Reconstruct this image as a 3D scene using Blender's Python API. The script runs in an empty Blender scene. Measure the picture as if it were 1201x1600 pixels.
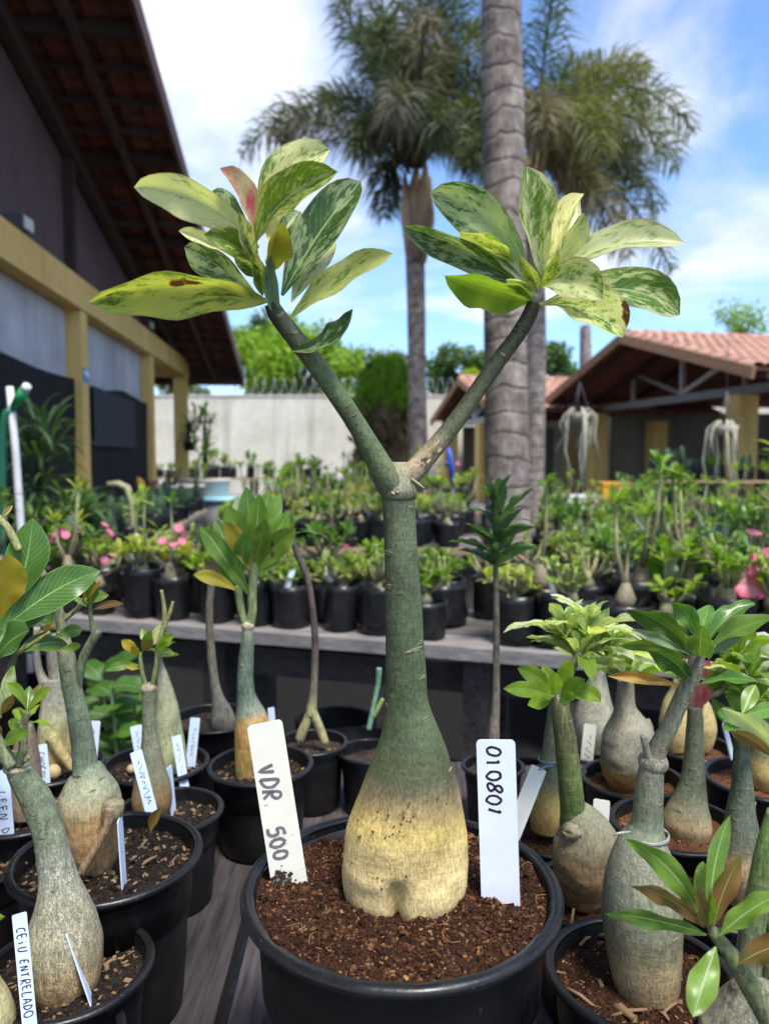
import bpy, math, random
from mathutils import Vector, Matrix, noise
V = Vector
SC = bpy.context.scene
COL = SC.collection
R = math.radians
rnd = random.Random(7)

# ------------------------------------------------------------------ camera
FPX, TH, CAMZ = 1202.0, math.atan(85 / 1202.0), 1.24      # focal length in photo pixels, pitch down, eye height
cam_d = bpy.data.cameras.new('camera'); cam = bpy.data.objects.new('camera', cam_d); COL.objects.link(cam)
cam.location = (0, 0, CAMZ); cam.rotation_euler = (math.pi / 2 - TH, 0, 0)
cam_d.sensor_fit = 'HORIZONTAL'; cam_d.sensor_width = 36.0; cam_d.lens = FPX / 1201 * 36
cam_d.clip_start = .02; cam_d.clip_end = 600
cam_d.dof.use_dof = True; cam_d.dof.focus_distance = .56; cam_d.dof.aperture_fstop = 10.5
SC.camera = cam
# ------------------------------------------------------------------ sky and sun
SUN_EL, SUN_AZ = R(64), R(150)          # azimuth clockwise from +Y : a hazy sun stands high behind the camera's right shoulder
world = bpy.data.worlds.new('World'); SC.world = world; world.use_nodes = True
wt = world.node_tree; wt.nodes.clear()
def wn(t, **k):
    n = wt.nodes.new(t)
    for a, b in k.items(): setattr(n, a, b)
    return n
w_out = wn('ShaderNodeOutputWorld'); w_bg = wn('ShaderNodeBackground'); w_bg.inputs['Strength'].default_value = .122
w_sky = wn('ShaderNodeTexSky', sky_type='NISHITA', sun_disc=False, sun_elevation=SUN_EL, sun_rotation=SUN_AZ, dust_density=1.0, air_density=1.0, ozone_density=2.5)
w_tc = wn('ShaderNodeTexCoord'); w_sep = wn('ShaderNodeSeparateXYZ'); wt.links.new(w_tc.outputs['Generated'], w_sep.inputs[0])
w_add = wn('ShaderNodeMath', operation='ADD'); w_add.inputs[1].default_value = .22; wt.links.new(w_sep.outputs['Z'], w_add.inputs[0])
w_max = wn('ShaderNodeMath', operation='MAXIMUM'); w_max.inputs[1].default_value = .08; wt.links.new(w_add.outputs[0], w_max.inputs[0])
w_div = wn('ShaderNodeVectorMath', operation='DIVIDE'); w_cmb = wn('ShaderNodeCombineXYZ')
for i in range(3): wt.links.new(w_max.outputs[0], w_cmb.inputs[i])
wt.links.new(w_tc.outputs['Generated'], w_div.inputs[0]); wt.links.new(w_cmb.outputs[0], w_div.inputs[1])
w_map = wn('ShaderNodeMapping'); w_map.inputs['Location'].default_value = (3.35, 1.1, 0.3); w_map.inputs['Scale'].default_value = (1.0, .8, .8)
wt.links.new(w_div.outputs[0], w_map.inputs['Vector'])
w_no = wn('ShaderNodeTexNoise'); w_no.inputs['Scale'].default_value = 1.25; w_no.inputs['Detail'].default_value = 9; w_no.inputs['Roughness'].default_value = .52
w_no.inputs['Distortion'].default_value = .35
wt.links.new(w_map.outputs[0], w_no.inputs['Vector'])
w_rmp = wn('ShaderNodeValToRGB'); w_rmp.color_ramp.elements[0].position = .455; w_rmp.color_ramp.elements[1].position = .64
w_rmp.color_ramp.interpolation = 'EASE'
wt.links.new(w_no.outputs['Fac'], w_rmp.inputs[0])
w_skm = wn('ShaderNodeMix', data_type='RGBA', blend_type='MULTIPLY'); w_skm.inputs[0].default_value = 1; w_skm.inputs[7].default_value = (.92, 1.08, 1.30, 1)
wt.links.new(w_sky.outputs[0], w_skm.inputs[6])
w_n2 = wn('ShaderNodeTexNoise'); w_n2.inputs['Scale'].default_value = 2.2; w_n2.inputs['Detail'].default_value = 5; wt.links.new(w_map.outputs[0], w_n2.inputs['Vector'])
w_cr = wn('ShaderNodeValToRGB'); w_cr.color_ramp.elements[0].color = (3.7, 4.0, 4.5, 1); w_cr.color_ramp.elements[1].color = (6.4, 6.4, 6.3, 1)
w_cr.color_ramp.elements[0].position = .35; w_cr.color_ramp.elements[1].position = .6
wt.links.new(w_n2.outputs['Fac'], w_cr.inputs[0])
w_mix = wn('ShaderNodeMix', data_type='RGBA'); wt.links.new(w_rmp.outputs[0], w_mix.inputs[0])
wt.links.new(w_skm.outputs[2], w_mix.inputs[6]); wt.links.new(w_cr.outputs[0], w_mix.inputs[7])
wt.links.new(w_mix.outputs[2], w_bg.inputs[0]); wt.links.new(w_bg.outputs[0], w_out.inputs[0])
sun_d = bpy.data.lights.new('sun', 'SUN'); sun = bpy.data.objects.new('sun', sun_d); COL.objects.link(sun)
sun_d.energy = 3.1; sun_d.angle = R(16); sun_d.color = (1, .95, .87)
sdir = V((math.sin(SUN_AZ) * math.cos(SUN_EL), math.cos(SUN_AZ) * math.cos(SUN_EL), math.sin(SUN_EL)))
sun.rotation_euler = sdir.to_track_quat('Z', 'Y').to_euler()
vs = SC.view_settings; vs.view_transform = 'Standard'; vs.look = 'None'; vs.exposure = .92; vs.gamma = 1; vs.use_curve_mapping = False
SC.render.engine = 'CYCLES'; SC.cycles.max_bounces = 8; SC.cycles.transparent_max_bounces = 8; SC.cycles.use_denoising = True

# ------------------------------------------------------------------ photo pixel -> direction -> point
_Fw = V((0, math.cos(TH), -math.sin(TH))); _Up = V((0, math.sin(TH), math.cos(TH))); _C = V((0, 0, CAMZ))
def ray(px, py): return _Fw + V((1, 0, 0)) * ((px - 600.5) / FPX) + _Up * ((800 - py) / FPX)
def at_z(px, py, z):
    d = ray(px, py); return _C + d * ((z - CAMZ) / d.z)
def at_y(px, py, y):
    d = ray(px, py); return _C + d * (y / d.y)
def depth(p): return (V(p) - _C).dot(_Fw)
def mpp(p): return depth(p) / FPX          # metres per photo pixel at a point

# ------------------------------------------------------------------ mesh builder
class MB:
    def __init__(s): s.v = []; s.f = []; s.uv = []; s.c = []; s.mi = []
    def add(s, verts, faces, uvs=None, cols=None, mi=0):
        o = len(s.v); s.v += [tuple(v) for v in verts]
        for k, f in enumerate(faces):
            s.f.append(tuple(i + o for i in f)); s.mi.append(mi)
        s.uv += list(uvs) if uvs else [(0, 0)] * len(verts)
        s.c += list(cols) if cols else [(1, 1, 1)] * len(verts)
        return s
    def box(s, lo, hi, mat=None, mi=0):
        (a, b, c), (d, e, f) = lo, hi
        vs_ = [V(p) for p in ((a,b,c),(d,b,c),(d,e,c),(a,e,c),(a,b,f),(d,b,f),(d,e,f),(a,e,f))]
        if mat is not None: vs_ = [mat @ v for v in vs_]
        return s.add(vs_, [(0,3,2,1),(4,5,6,7),(0,1,5,4),(1,2,6,5),(2,3,7,6),(3,0,4,7)], mi=mi)
    def bar(s, p, q, w, h, up=(0,0,1), mi=0):
        p, q = V(p), V(q); t = (q - p).normalized(); sd = t.cross(V(up))
        if sd.length < 1e-4: sd = t.cross(V((1,0,0)))
        sd.normalize(); n = sd.cross(t)
        a, b = sd * w / 2, n * h / 2
        vs_ = [p-a-b, p+a-b, p+a+b, p-a+b, q-a-b, q+a-b, q+a+b, q-a+b]
        return s.add(vs_, [(0,1,2,3),(7,6,5,4),(4,5,1,0),(5,6,2,1),(6,7,3,2),(7,4,0,3)], mi=mi)
    def tube(s, pts, rad, seg=8, cap=True, cols=None, rfun=None):
        pts = [V(p) for p in pts]; n = len(pts)
        if not hasattr(rad, '__len__'): rad = [rad] * n
        t0 = (pts[1] - pts[0]).normalized()
        ref = V((0,-1,0)) if abs(t0.y) < .9 else V((1,0,0))
        nx = (ref - t0 * ref.dot(t0)).normalized()
        vs_, uv, cc, fs = [], [], [], []
        L = 0
        for i in range(n):
            t = (pts[min(i+1, n-1)] - pts[max(i-1, 0)]).normalized()
            nx = (nx - t * nx.dot(t)).normalized(); ny = t.cross(nx)
            if i: L += (pts[i] - pts[i-1]).length
            for k in range(seg):
                a = 2 * math.pi * k / seg
                r = rad[i] * (rfun(i / (n-1), a, pts[i]) if rfun else 1)
                vs_.append(pts[i] + nx * (math.cos(a) * r) + ny * (math.sin(a) * r))
                uv.append((k / seg, L)); cc.append(cols[i] if cols else (1, 1, 1))
        for i in range(n-1):
            for k in range(seg):
                k2 = (k+1) % seg
                fs.append((i*seg+k, i*seg+k2, (i+1)*seg+k2, (i+1)*seg+k))
        if cap:
            fs.append(tuple(range(seg-1, -1, -1))); fs.append(tuple((n-1)*seg + k for k in range(seg)))
        return s.add(vs_, fs, uv, cc)
    def lathe(s, prof, cx=0, cy=0, seg=40, wob=None):
        vs_, fs = [], []; n = len(prof)
        for r, z in prof:
            for k in range(seg):
                a = 2 * math.pi * k / seg; rr = r + (wob(a, r, z) if wob else 0)
                vs_.append((cx + math.cos(a) * rr, cy + math.sin(a) * rr, z))
        for i in range(n-1):
            for k in range(seg):
                k2 = (k+1) % seg; fs.append((i*seg+k, i*seg+k2, (i+1)*seg+k2, (i+1)*seg+k))
        return s.add(vs_, fs)
    def ell(s, c, r, n=1, seed=None, rough=0):
        """low ellipsoid"""
        c = V(c); vs_, fs = [], []; A, B = (8, 5) if n else (6, 3)
        for i in range(B+1):
            ph = math.pi * i / B
            for k in range(A):
                a = 2 * math.pi * k / A; d = V((math.sin(ph)*math.cos(a), math.sin(ph)*math.sin(a), math.cos(ph)))
                q = 1 + (rough * noise.noise(d * 2 + V((seed or 0, 0, 0))) if rough else 0)
                vs_.append(c + V((d.x*r[0], d.y*r[1], d.z*r[2])) * q)
        for i in range(B):
            for k in range(A):
                k2 = (k+1) % A; fs.append((i*A+k, (i+1)*A+k, (i+1)*A+k2, i*A+k2))
        return s.add(vs_, fs)
    def mesh(s, name, mats, org=V((0,0,0)), smooth=True):
        me = bpy.data.meshes.new(name)
        me.from_pydata([(x-org[0], y-org[1], z-org[2]) for x, y, z in s.v], [], s.f)
        if any(u != (0, 0) for u in s.uv):
            ul = me.uv_layers.new(name='UVMap'); li = [0] * len(me.loops); me.loops.foreach_get('vertex_index', li)
            fl = []
            for i in li: fl += s.uv[i]
            ul.data.foreach_set('uv', fl)
        if any(c != (1, 1, 1) for c in s.c):
            ca = me.color_attributes.new('Col', 'FLOAT_COLOR', 'POINT'); fl = []
            for c in s.c: fl += [c[0], c[1], c[2], 1]
            ca.data.foreach_set('color', fl)
        if not isinstance(mats, (list, tuple)): mats = [mats]
        for m in mats: me.materials.append(m)
        if len(mats) > 1: me.polygons.foreach_set('material_index', s.mi)
        me.polygons.foreach_set('use_smooth', [smooth] * len(me.polygons))
        me.update(); return me
    def build(s, name, mats, parent=None, smooth=True, kind=None, org=None):
        o0 = worg(parent) if parent else (V(org) if org is not None else V((0,0,0)))
        ob = bpy.data.objects.new(name, s.mesh(name, mats, o0, smooth)); COL.objects.link(ob)
        if parent: ob.parent = parent
        else: ob.location = o0
        if kind: ob['kind'] = kind
        return ob
def worg(o):
    p = V((0, 0, 0))
    while o: p += o.location; o = o.parent
    return p
def tagp(o, label, cat, group=None, kind=None):
    o['label'] = label; o['category'] = cat
    if group: o['group'] = group
    if kind: o['kind'] = kind
    return o
def thing(name, label, cat, loc, group=None):
    o = bpy.data.objects.new(name, None); COL.objects.link(o); o.location = loc; o.empty_display_size = .05
    return tagp(o, label, cat, group)
def inst(name, me, parent, mat4=None, loc=None):
    o = bpy.data.objects.new(name, me); COL.objects.link(o); o.parent = parent
    if mat4 is not None: o.matrix_local = mat4
    if loc is not None: o.location = loc
    return o
def struct(mb, name, mats, smooth=False):
    o = mb.build(name, mats, None, smooth); o['kind'] = 'structure'; return o
def lerp(a, b, t): return a + (b - a) * t
def clerp(a, b, t): return tuple(lerp(x, y, t) for x, y in zip(a, b))
def smooth_t(a, b, x):
    t = max(0, min(1, (x - a) / (b - a))); return t * t * (3 - 2 * t)
def catmull(P, n):
    """resample a list of tuples smoothly"""
    m = len(P) - 1; out = []
    for i in range(n):
        x = i / (n-1) * m; k = min(int(x), m-1); t = x - k
        p0, p1, p2, p3 = P[max(k-1,0)], P[k], P[k+1], P[min(k+2,m)]
        out.append(tuple(.5 * (2*b + (c-a)*t + (2*a-5*b+4*c-d)*t*t + (3*b-a-3*c+d)*t**3) for a, b, c, d in zip(p0, p1, p2, p3)))
    return out

# ------------------------------------------------------------------ materials
class NT:
    def __init__(s, name):
        s.m = bpy.data.materials.new(name); s.m.use_nodes = True; s.t = s.m.node_tree; s.t.nodes.clear()
        s.out = s.t.nodes.new('ShaderNodeOutputMaterial')
    def n(s, typ, ins=None, **k):
        nd = s.t.nodes.new('ShaderNode' + typ)
        for a, b in k.items(): setattr(nd, a, b)
        for a, b in (ins or {}).items(): s.set(nd, a, b)
        return nd
    def set(s, nd, key, val):
        if isinstance(val, bpy.types.NodeSocket): s.t.links.new(val, nd.inputs[key])
        else:
            if isinstance(val, tuple) and len(val) == 3 and nd.inputs[key].type == 'RGBA': val = (*val, 1)
            nd.inputs[key].default_value = val
    def obj(s): return s.n('TexCoord').outputs['Object']
    def uv(s): return s.n('TexCoord').outputs['UV']
    def col(s): return s.n('VertexColor', layer_name='Col').outputs['Color']
    def rand(s): return s.n('ObjectInfo').outputs['Random']
    def mapping(s, vec, scale=(1,1,1), rot=(0,0,0), loc=(0,0,0)):
        return s.n('Mapping', {'Vector': vec, 'Scale': scale, 'Rotation': rot, 'Location': loc}).outputs[0]
    def noise(s, vec, scale, detail=4, rough=.55, dist=0, w=None):
        k = {'Vector': vec, 'Scale': scale, 'Detail': detail, 'Roughness': rough, 'Distortion': dist}
        nd = s.n('TexNoise', noise_dimensions='4D' if w is not None else '3D')
        for a, b in k.items(): s.set(nd, a, b)
        if w is not None: s.set(nd, 'W', w)
        return nd.outputs['Fac']
    def voro(s, vec, scale, feature='F1', out='Distance'):
        return s.n('TexVoronoi', {'Vector': vec, 'Scale': scale}, feature=feature).outputs[out]
    def math(s, op, a, b=0, clamp=False):
        nd = s.n('Math', operation=op, use_clamp=clamp); s.set(nd, 0, a); s.set(nd, 1, b); return nd.outputs[0]
    def ramp(s, fac, stops, interp='LINEAR'):
        nd = s.n('ValToRGB'); cr = nd.color_ramp; cr.interpolation = interp
        while len(cr.elements) < len(stops): cr.elements.new(.5)
        for e, (p, c) in zip(cr.elements, stops):
            e.position = p; e.color = (*c, 1) if isinstance(c, tuple) else (c, c, c, 1)
        s.set(nd, 0, fac); return nd.outputs[0]
    def mix(s, fac, a, b, mode='MIX'):
        nd = s.n('Mix', data_type='RGBA', blend_type=mode); s.set(nd, 0, fac); s.set(nd, 6, a); s.set(nd, 7, b); return nd.outputs[2]
    def bump(s, h, strength=.3, dist=.01, nrm=None):
        nd = s.n('Bump', {'Height': h, 'Strength': strength, 'Distance': dist})
        if nrm is not None: s.set(nd, 'Normal', nrm)
        return nd.outputs[0]
    def bsdf(s, col, rough=.6, nrm=None, spec=.5, **k):
        nd = s.n('BsdfPrincipled', {'Base Color': col, 'Roughness': rough, 'Specular IOR Level': spec})
        if nrm is not None: s.set(nd, 'Normal', nrm)
        for a, b in k.items(): s.set(nd, a.replace('_', ' '), b)
        return nd.outputs[0]
    def done(s, sh):
        s.t.links.new(sh, s.out.inputs['Surface']); return s.m
_mc = {}
def memo(f):
    def g(*a, **k):
        key = (f.__name__, a, tuple(sorted(k.items())))
        if key not in _mc: _mc[key] = f(*a, **k)
        return _mc[key]
    return g
@memo
def m_plain(name, col, rough=.6, spec=.5, var=.15, scale=30, bump=.1):
    t = NT(name); o = t.obj(); nz = t.noise(o, scale, 5)
    c = t.mix(nz, tuple(x * (1-var) for x in col), tuple(min(1, x * (1+var)) for x in col))
    return t.done(t.bsdf(c, rough, t.bump(nz, bump, .004), spec))
@memo
def m_pot(name='black_pot_plastic', col=(.0055,.006,.007), rough=.42):
    t = NT(name); o = t.obj(); n1 = t.noise(o, 60, 6); n2 = t.noise(o, 9, 4); n3 = t.noise(t.mapping(o, (1,1,.25)), 240, 3)
    dust = t.math('MULTIPLY', t.ramp(n2, [(.42, 0.), (.72, .55)]), t.ramp(t.noise(t.mapping(o, (1,1,.15)), 40, 4, .7), [(.35, .2), (.65, 1.)]))
    sp = t.ramp(t.noise(o, 420, 2), [(.70, 0.), (.74, .5)])
    c = t.mix(dust, col, (.03,.026,.022)); c = t.mix(sp, c, (.12,.10,.08))
    r = t.ramp(n1, [(.3, rough-.1), (.7, rough+.16)])
    return t.done(t.bsdf(c, r, t.bump(n3, .12, .002), .38))
@memo
def m_grain(name, rough=.95):
    t = NT(name); c = t.mix(1., t.col(), t.ramp(t.noise(t.obj(), 900, 3), [(.3, .6), (.7, 1.35)]), 'MULTIPLY')
    return t.done(t.bsdf(c, rough, None, .15))
@memo
def m_soil(name, a, b, c_hi, scale=1.0):
    t = NT(name); o = t.obj()
    n1 = t.noise(o, 55*scale, 8, .7); n2 = t.noise(o, 260*scale, 6, .75); vo = t.voro(o, 190*scale)
    c = t.mix(t.ramp(n1, [(.35, 0.), (.68, 1.)]), a, b)
    c = t.mix(t.ramp(n2, [(.52, 0.), (.72, .8)]), c, c_hi)
    c = t.mix(t.ramp(n2, [(.3, .75), (.46, 0.)]), c, tuple(x*.25 for x in a))
    h = t.math('ADD', n2, t.math('MULTIPLY', vo, .6))
    return t.done(t.bsdf(c, .95, t.bump(h, 1., .006), .15))
@memo
def m_bark(name, wr=0, flecks=.5, fine=1.0, soft=0.):
    """desert rose skin: colour comes with the mesh (green above, corky tan at the soil line)"""
    t = NT(name); o = t.obj(); c = t.col()
    n1 = t.noise(o, 28, 6, .6); n2 = t.noise(t.mapping(o, (1,1,.22 + .2*soft)), 480*fine, 5, .7)
    n3 = t.noise(t.mapping(o, (1,1,3.2)), 75, 4, .6)
    c = t.mix(t.ramp(n1, [(.3, .75), (.72, 1.28)]), (0,0,0), c) if False else t.mix(1., c, t.ramp(n1, [(.28, .55), (.5, 1.), (.75, 1.4)]), 'MULTIPLY')
    c = t.mix(1., c, t.ramp(n2, [(.32, .45 + .3*soft), (.5, 1.), (.68, 1.5 - .25*soft)]), 'MULTIPLY')
    c = t.mix(t.ramp(n3, [(.66, 0.), (.71, flecks)]), c, (.42,.38,.27))
    dk = t.ramp(t.noise(o, 160, 3), [(.70, 0.), (.76, .7)])
    c = t.mix(dk, c, (.06,.045,.025))
    h = t.math('ADD', t.math('MULTIPLY', n2, .5), t.math('MULTIPLY', n3, .35))
    if wr:
        wv = t.noise(t.mapping(o, (1,1,.30)), 560, 3, .5, .5)
        wl = t.ramp(t.math('ABSOLUTE', t.math('SUBTRACT', wv, .5)), [(0., 0.), (.045, 1.)])
        c = t.mix(t.math('MULTIPLY', t.math('SUBTRACT', 1., wl), .55*wr), c, (.50,.48,.40))
        h = t.math('ADD', h, t.math('MULTIPLY', wl, .45))
    return t.done(t.bsdf(c, .58, t.bump(h, .8 - .35*soft, .003), .40))
@memo
def m_leaf(name, g1, g2, vein=(.30,.42,.14), vein_w=.02, pale=None, pale_amt=0., edge=None, spot=0., rough=.38, trans=.35, sidev=.25, yellow=0., spots=()):
    """leaf blade: u runs base to tip, v across; optional cream variegation, brown spots"""
    t = NT(name); uv = t.uv(); sp = t.n('SeparateXYZ', {0: uv}); u, v = sp.outputs[0], sp.outputs[1]
    rd = t.rand(); o = t.obj(); w = t.math('MULTIPLY', rd, 37.)
    av = t.math('ABSOLUTE', t.math('SUBTRACT', v, .5))
    nz = t.noise(o, 70, 4, .6, 0, w)
    c = t.mix(t.ramp(nz, [(.3, 0.), (.7, 1.)]), g1, g2)
    if pale:
        k = t.n('CombineXYZ', {0: t.math('MULTIPLY', t.math('ADD', u, t.math('MULTIPLY', av, -.45)), 1.9), 1: t.math('MULTIPLY', v, 1.5), 2: w}).outputs[0]
        pn = t.noise(k, 6.5, 8, .72, .25); big = t.noise(k, 1.6, 2, .5)
        th = t.math('ADD', t.math('MULTIPLY', pn, .72), t.math('MULTIPLY', big, .48))
        th = t.math('ADD', th, t.math('MULTIPLY', t.math('SUBTRACT', rd, .5), .10))
        c = t.mix(t.ramp(th, [(.60 - .20*pale_amt, 0.), (.655 - .20*pale_amt, .65), (.70 - .19*pale_amt, .98)]), c, pale)
        c = t.mix(t.ramp(t.noise(k, 15, 5, .75), [(.58, 0.), (.66, .38)]), c, g1); c = t.mix(t.ramp(t.noise(k, 24, 4, .7), [(.62, 0.), (.68, .5)]), c, pale)
    if yellow:
        c = t.mix(t.ramp(t.math('ADD', t.math('MULTIPLY', rd, .6), t.math('MULTIPLY', nz, .5)), [(1-yellow, 0.), (1.02-yellow*.7, 1.)]), c, (.55,.42,.04))
    r2 = t.math('FRACT', t.math('MULTIPLY', rd, 7.31)); c = t.mix(1., c, t.ramp(r2, [(0., (.66,.68,.7)), (.5, (1.,1.,1.)), (1., (1.3,1.14,.9))]), 'MULTIPLY')
    if sidev:
        wv = t.math('SINE', t.math('MULTIPLY', t.math('SUBTRACT', u, t.math('MULTIPLY', av, .55)), 92.))
        c = t.mix(t.math('MULTIPLY', t.ramp(wv, [(.80, 0.), (1., 1.)]), sidev), c, vein)
    wv2 = t.math('MULTIPLY', t.math('SUBTRACT', 1.25, u), vein_w)
    mid = t.math('LESS_THAN', av, wv2)
    c = t.mix(t.math('MULTIPLY', mid, .8), c, vein)
    if edge: c = t.mix(t.ramp(av, [(.455, 0.), (.49, .8)]), c, edge)
    if spot:
        vo = t.noise(o, 38, 2, .5, 0, t.math('ADD', w, 9.))
        c = t.mix(t.ramp(vo, [(.74-.1*spot, 0.), (.79-.1*spot, .95)]), c, (.10,.045,.018))
    for uc, vc, ru, rv in spots:                                  # dead brown patches with an orange halo
        du = t.math('DIVIDE', t.math('SUBTRACT', u, uc), ru); dv = t.math('DIVIDE', t.math('SUBTRACT', v, vc), rv)
        dd = t.math('ADD', t.math('SQRT', t.math('ADD', t.math('MULTIPLY', du, du), t.math('MULTIPLY', dv, dv))), t.math('MULTIPLY', t.math('SUBTRACT', t.noise(o, 300, 3), .5), .7))
        c = t.mix(t.ramp(dd, [(.85, .9), (1.25, 0.)]), c, (.42,.20,.03)); c = t.mix(t.ramp(dd, [(.7, 1.), (.9, 0.)]), c, (.075,.035,.016))
    h = t.math('ADD', t.math('MULTIPLY', mid, 1.), t.math('MULTIPLY', nz, .8))
    nr = t.bump(h, .25, .002)
    bs = t.bsdf(c, rough, nr, .4)
    tr = t.n('BsdfTranslucent', {'Color': t.mix(1., c, (1.25,1.35,.6), 'MULTIPLY')}).outputs[0]
    return t.done(t.n('MixShader', {0: trans, 1: bs, 2: tr}).outputs[0])
@memo
def m_wood(name, a, b, rough=.85, axis='y', streak=40, dirt=.4):
    t = NT(name); o = t.obj(); rd = t.rand()
    sc = {'x': (.06,1,1), 'y': (1,.06,1), 'z': (1,1,.06)}[axis]
    o2 = t.n('VectorMath', {0: o, 1: t.n('CombineXYZ', {0: t.math('MULTIPLY', rd, 9.), 1: t.math('MULTIPLY', rd, 5.), 2: rd}).outputs[0]}, operation='ADD').outputs[0]
    n1 = t.noise(t.mapping(o2, sc), streak*2.2, 7, .65, .3); n2 = t.noise(o2, 9, 5, .6)
    c = t.mix(t.ramp(n1, [(.3, 0.), (.7, 1.)]), a, b)
    c = t.mix(t.ramp(n2, [(.45, 0.), (.75, dirt)]), c, tuple(x*.35 for x in a))
    c = t.mix(1., c, t.ramp(rd, [(0., .62), (1., 1.38)]), 'MULTIPLY')
    return t.done(t.bsdf(c, rough, t.bump(n1, .8, .004), .2))
@memo
def m_wall(name, a, b, scale=1., stain=None, rough=.9, bump=.3):
    t = NT(name); o = t.obj(); n1 = t.noise(o, .9*scale, 7, .62); n2 = t.noise(o, 26*scale, 5, .6)
    n3 = t.noise(t.mapping(o, (1,1,.12)), 2.6*scale, 5, .6)
    c = t.mix(t.ramp(n1, [(.32, 0.), (.68, 1.)]), a, b)
    c = t.mix(1., c, t.ramp(n2, [(.3, .86), (.7, 1.1)]), 'MULTIPLY')
    if stain: c = t.mix(t.ramp(n3, [(.52, 0.), (.74, .7)]), c, stain)
    return t.done(t.bsdf(c, rough, t.bump(n2, bump, .01), .2))
# ------------------------------------------------------------------ shared builders
TABLE = .757                                  # height of the near wooden table
SOIL_RED = m_soil('coir_soil', (.030,.0135,.009), (.080,.034,.017), (.19,.095,.045))
SOIL_DARK = m_soil('dark_potting_soil', (.016,.012,.010), (.040,.028,.022), (.16,.115,.075))
SOIL_CLAY = m_soil('clay_soil', (.13,.055,.028), (.22,.10,.05), (.30,.155,.085))
SOIL_GREY = m_soil('grey_soil', (.045,.036,.03), (.085,.07,.058), (.15,.125,.10))
POT = m_pot(); RIM = m_pot('black_rim_plastic', (.007,.0075,.009), .30)
GRAIN = m_grain('mixed_soil_grain')
CRUMB_RED = m_plain('coir_crumb', (.075,.032,.016), .95, .1, .95, 190)
CRUMB_DARK = m_plain('bark_chip', (.05,.032,.022), .9, .2, .8, 90)
CHIP_TAN = m_plain('wood_chip', (.21,.135,.075), .85, .2, .4, 60)
TWINE = m_plain('dry_straw', (.27,.16,.075), .9, .1, .3, 90)

def obov(u, a=1.35, b=.85, pet=.07):
    return max(pet * (1 - u) ** .5, (math.sin(math.pi * min(1, max(0, u)) ** a)) ** b if 0 < u < 1 else 0)
def leaf_geo(mb, P0, P1, P2, W, nrm, fold=.3, curl=-.1, wave=.13, a=1.35, b=.8, nu=14, nv=6, seed=0, twist=0):
    rr = random.Random(seed); ph = rr.random() * 6; fr = rr.uniform(9, 15)
    vs_, uv, fs = [], [], []
    for i in range(nu+1):
        u = i / nu
        c = P0 * (1-u)**2 + P1 * 2*u*(1-u) + P2 * u*u
        T = ((P1-P0)*(1-u) + (P2-P1)*u).normalized()
        n0 = nrm
        if twist: n0 = Matrix.Rotation(twist * u, 3, T) @ nrm
        sd = T.cross(n0)
        if sd.length < 1e-5: sd = T.cross(V((.3,.2,1)))
        sd.normalize(); n = sd.cross(T)
        w = W / 2 * obov(u, a, b)
        for j in range(nv+1):
            s = -1 + 2*j/nv
            z = fold * abs(s) + curl * s*s + wave * s*s * math.sin(u*fr + ph + (1.7 if s > 0 else 0))
            vs_.append(c + sd * (s * w * (1 - .15*abs(fold)*abs(s))) + n * (z * w)); uv.append((u * .999 + .0005, (s+1)/2))
    for i in range(nu):
        for j in range(nv):
            k = i*(nv+1)+j; fs.append((k, k+1, k+nv+2, k+nv+1))
    mb.add(vs_, fs, uv)
_leafn = [0]
def leaf_px(parent, Y, base, tip, w, mat, bend=(0, 0), dy=0., dym=0., roll=0., name='leaf', **k):
    """one leaf blade from a base pixel to a tip pixel near the vertical plane at distance Y; dy = how far the tip lies behind it"""
    _leafn[0] += 1
    P0 = at_y(base[0], base[1], Y); P2 = at_y(tip[0], tip[1], Y + dy)
    m = ((base[0]+tip[0])/2 + bend[0], (base[1]+tip[1])/2 + bend[1])
    P1 = at_y(m[0], m[1], Y + dy/2 + dym)
    T = (P2 - P0).normalized(); n = (_C - (P0+P2)/2); n = (n - T * n.dot(T)).normalized()
    if roll: n = Matrix.Rotation(R(roll), 3, T) @ n
    mb = MB(); leaf_geo(mb, P0, P1, P2, w * mpp((P0+P2)/2), n, seed=_leafn[0], **k)
    return mb.build(name, mat, parent)
_unit = {}
def unit_leaf(mat, var=0, a=1.35, b=.8):
    key = (mat.name, var, a, b)
    if key not in _unit:
        rr = random.Random(var*31+5); mb = MB()
        bend = [.10, .22, -.06, .32, .04][var % 5]
        leaf_geo(mb, V((0,0,0)), V((.5,0,bend)), V((1,0,-bend*.5)), 1, V((0,0,1)), [.3,.15,.4,.22,.5][var % 5], -.12, .08, a, b, 10, 4, seed=var)
        _unit[key] = mb.mesh('leaf_blade', mat)
    return _unit[key]
def leaf_inst(parent, base, tip, w, mat, var=0, axis=V((0,0,1)), a=1.35, b=.8, name='leaf'):
    base, tip = V(base), V(tip); T = tip - base; L = T.length; T.normalize()
    n = axis - T * axis.dot(T)
    if n.length < 1e-3: n = V((0,-1,0)) - T * V((0,-1,0)).dot(T)
    n.normalize(); sd = n.cross(T)
    M = Matrix((( T.x*L, sd.x*w, n.x*L, 0), (T.y*L, sd.y*w, n.y*L, 0), (T.z*L, sd.z*w, n.z*L, 0), (0,0,0,1)))
    M.translation = base - worg(parent)
    return inst(name, unit_leaf(mat, var, a, b), parent, M)
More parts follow.
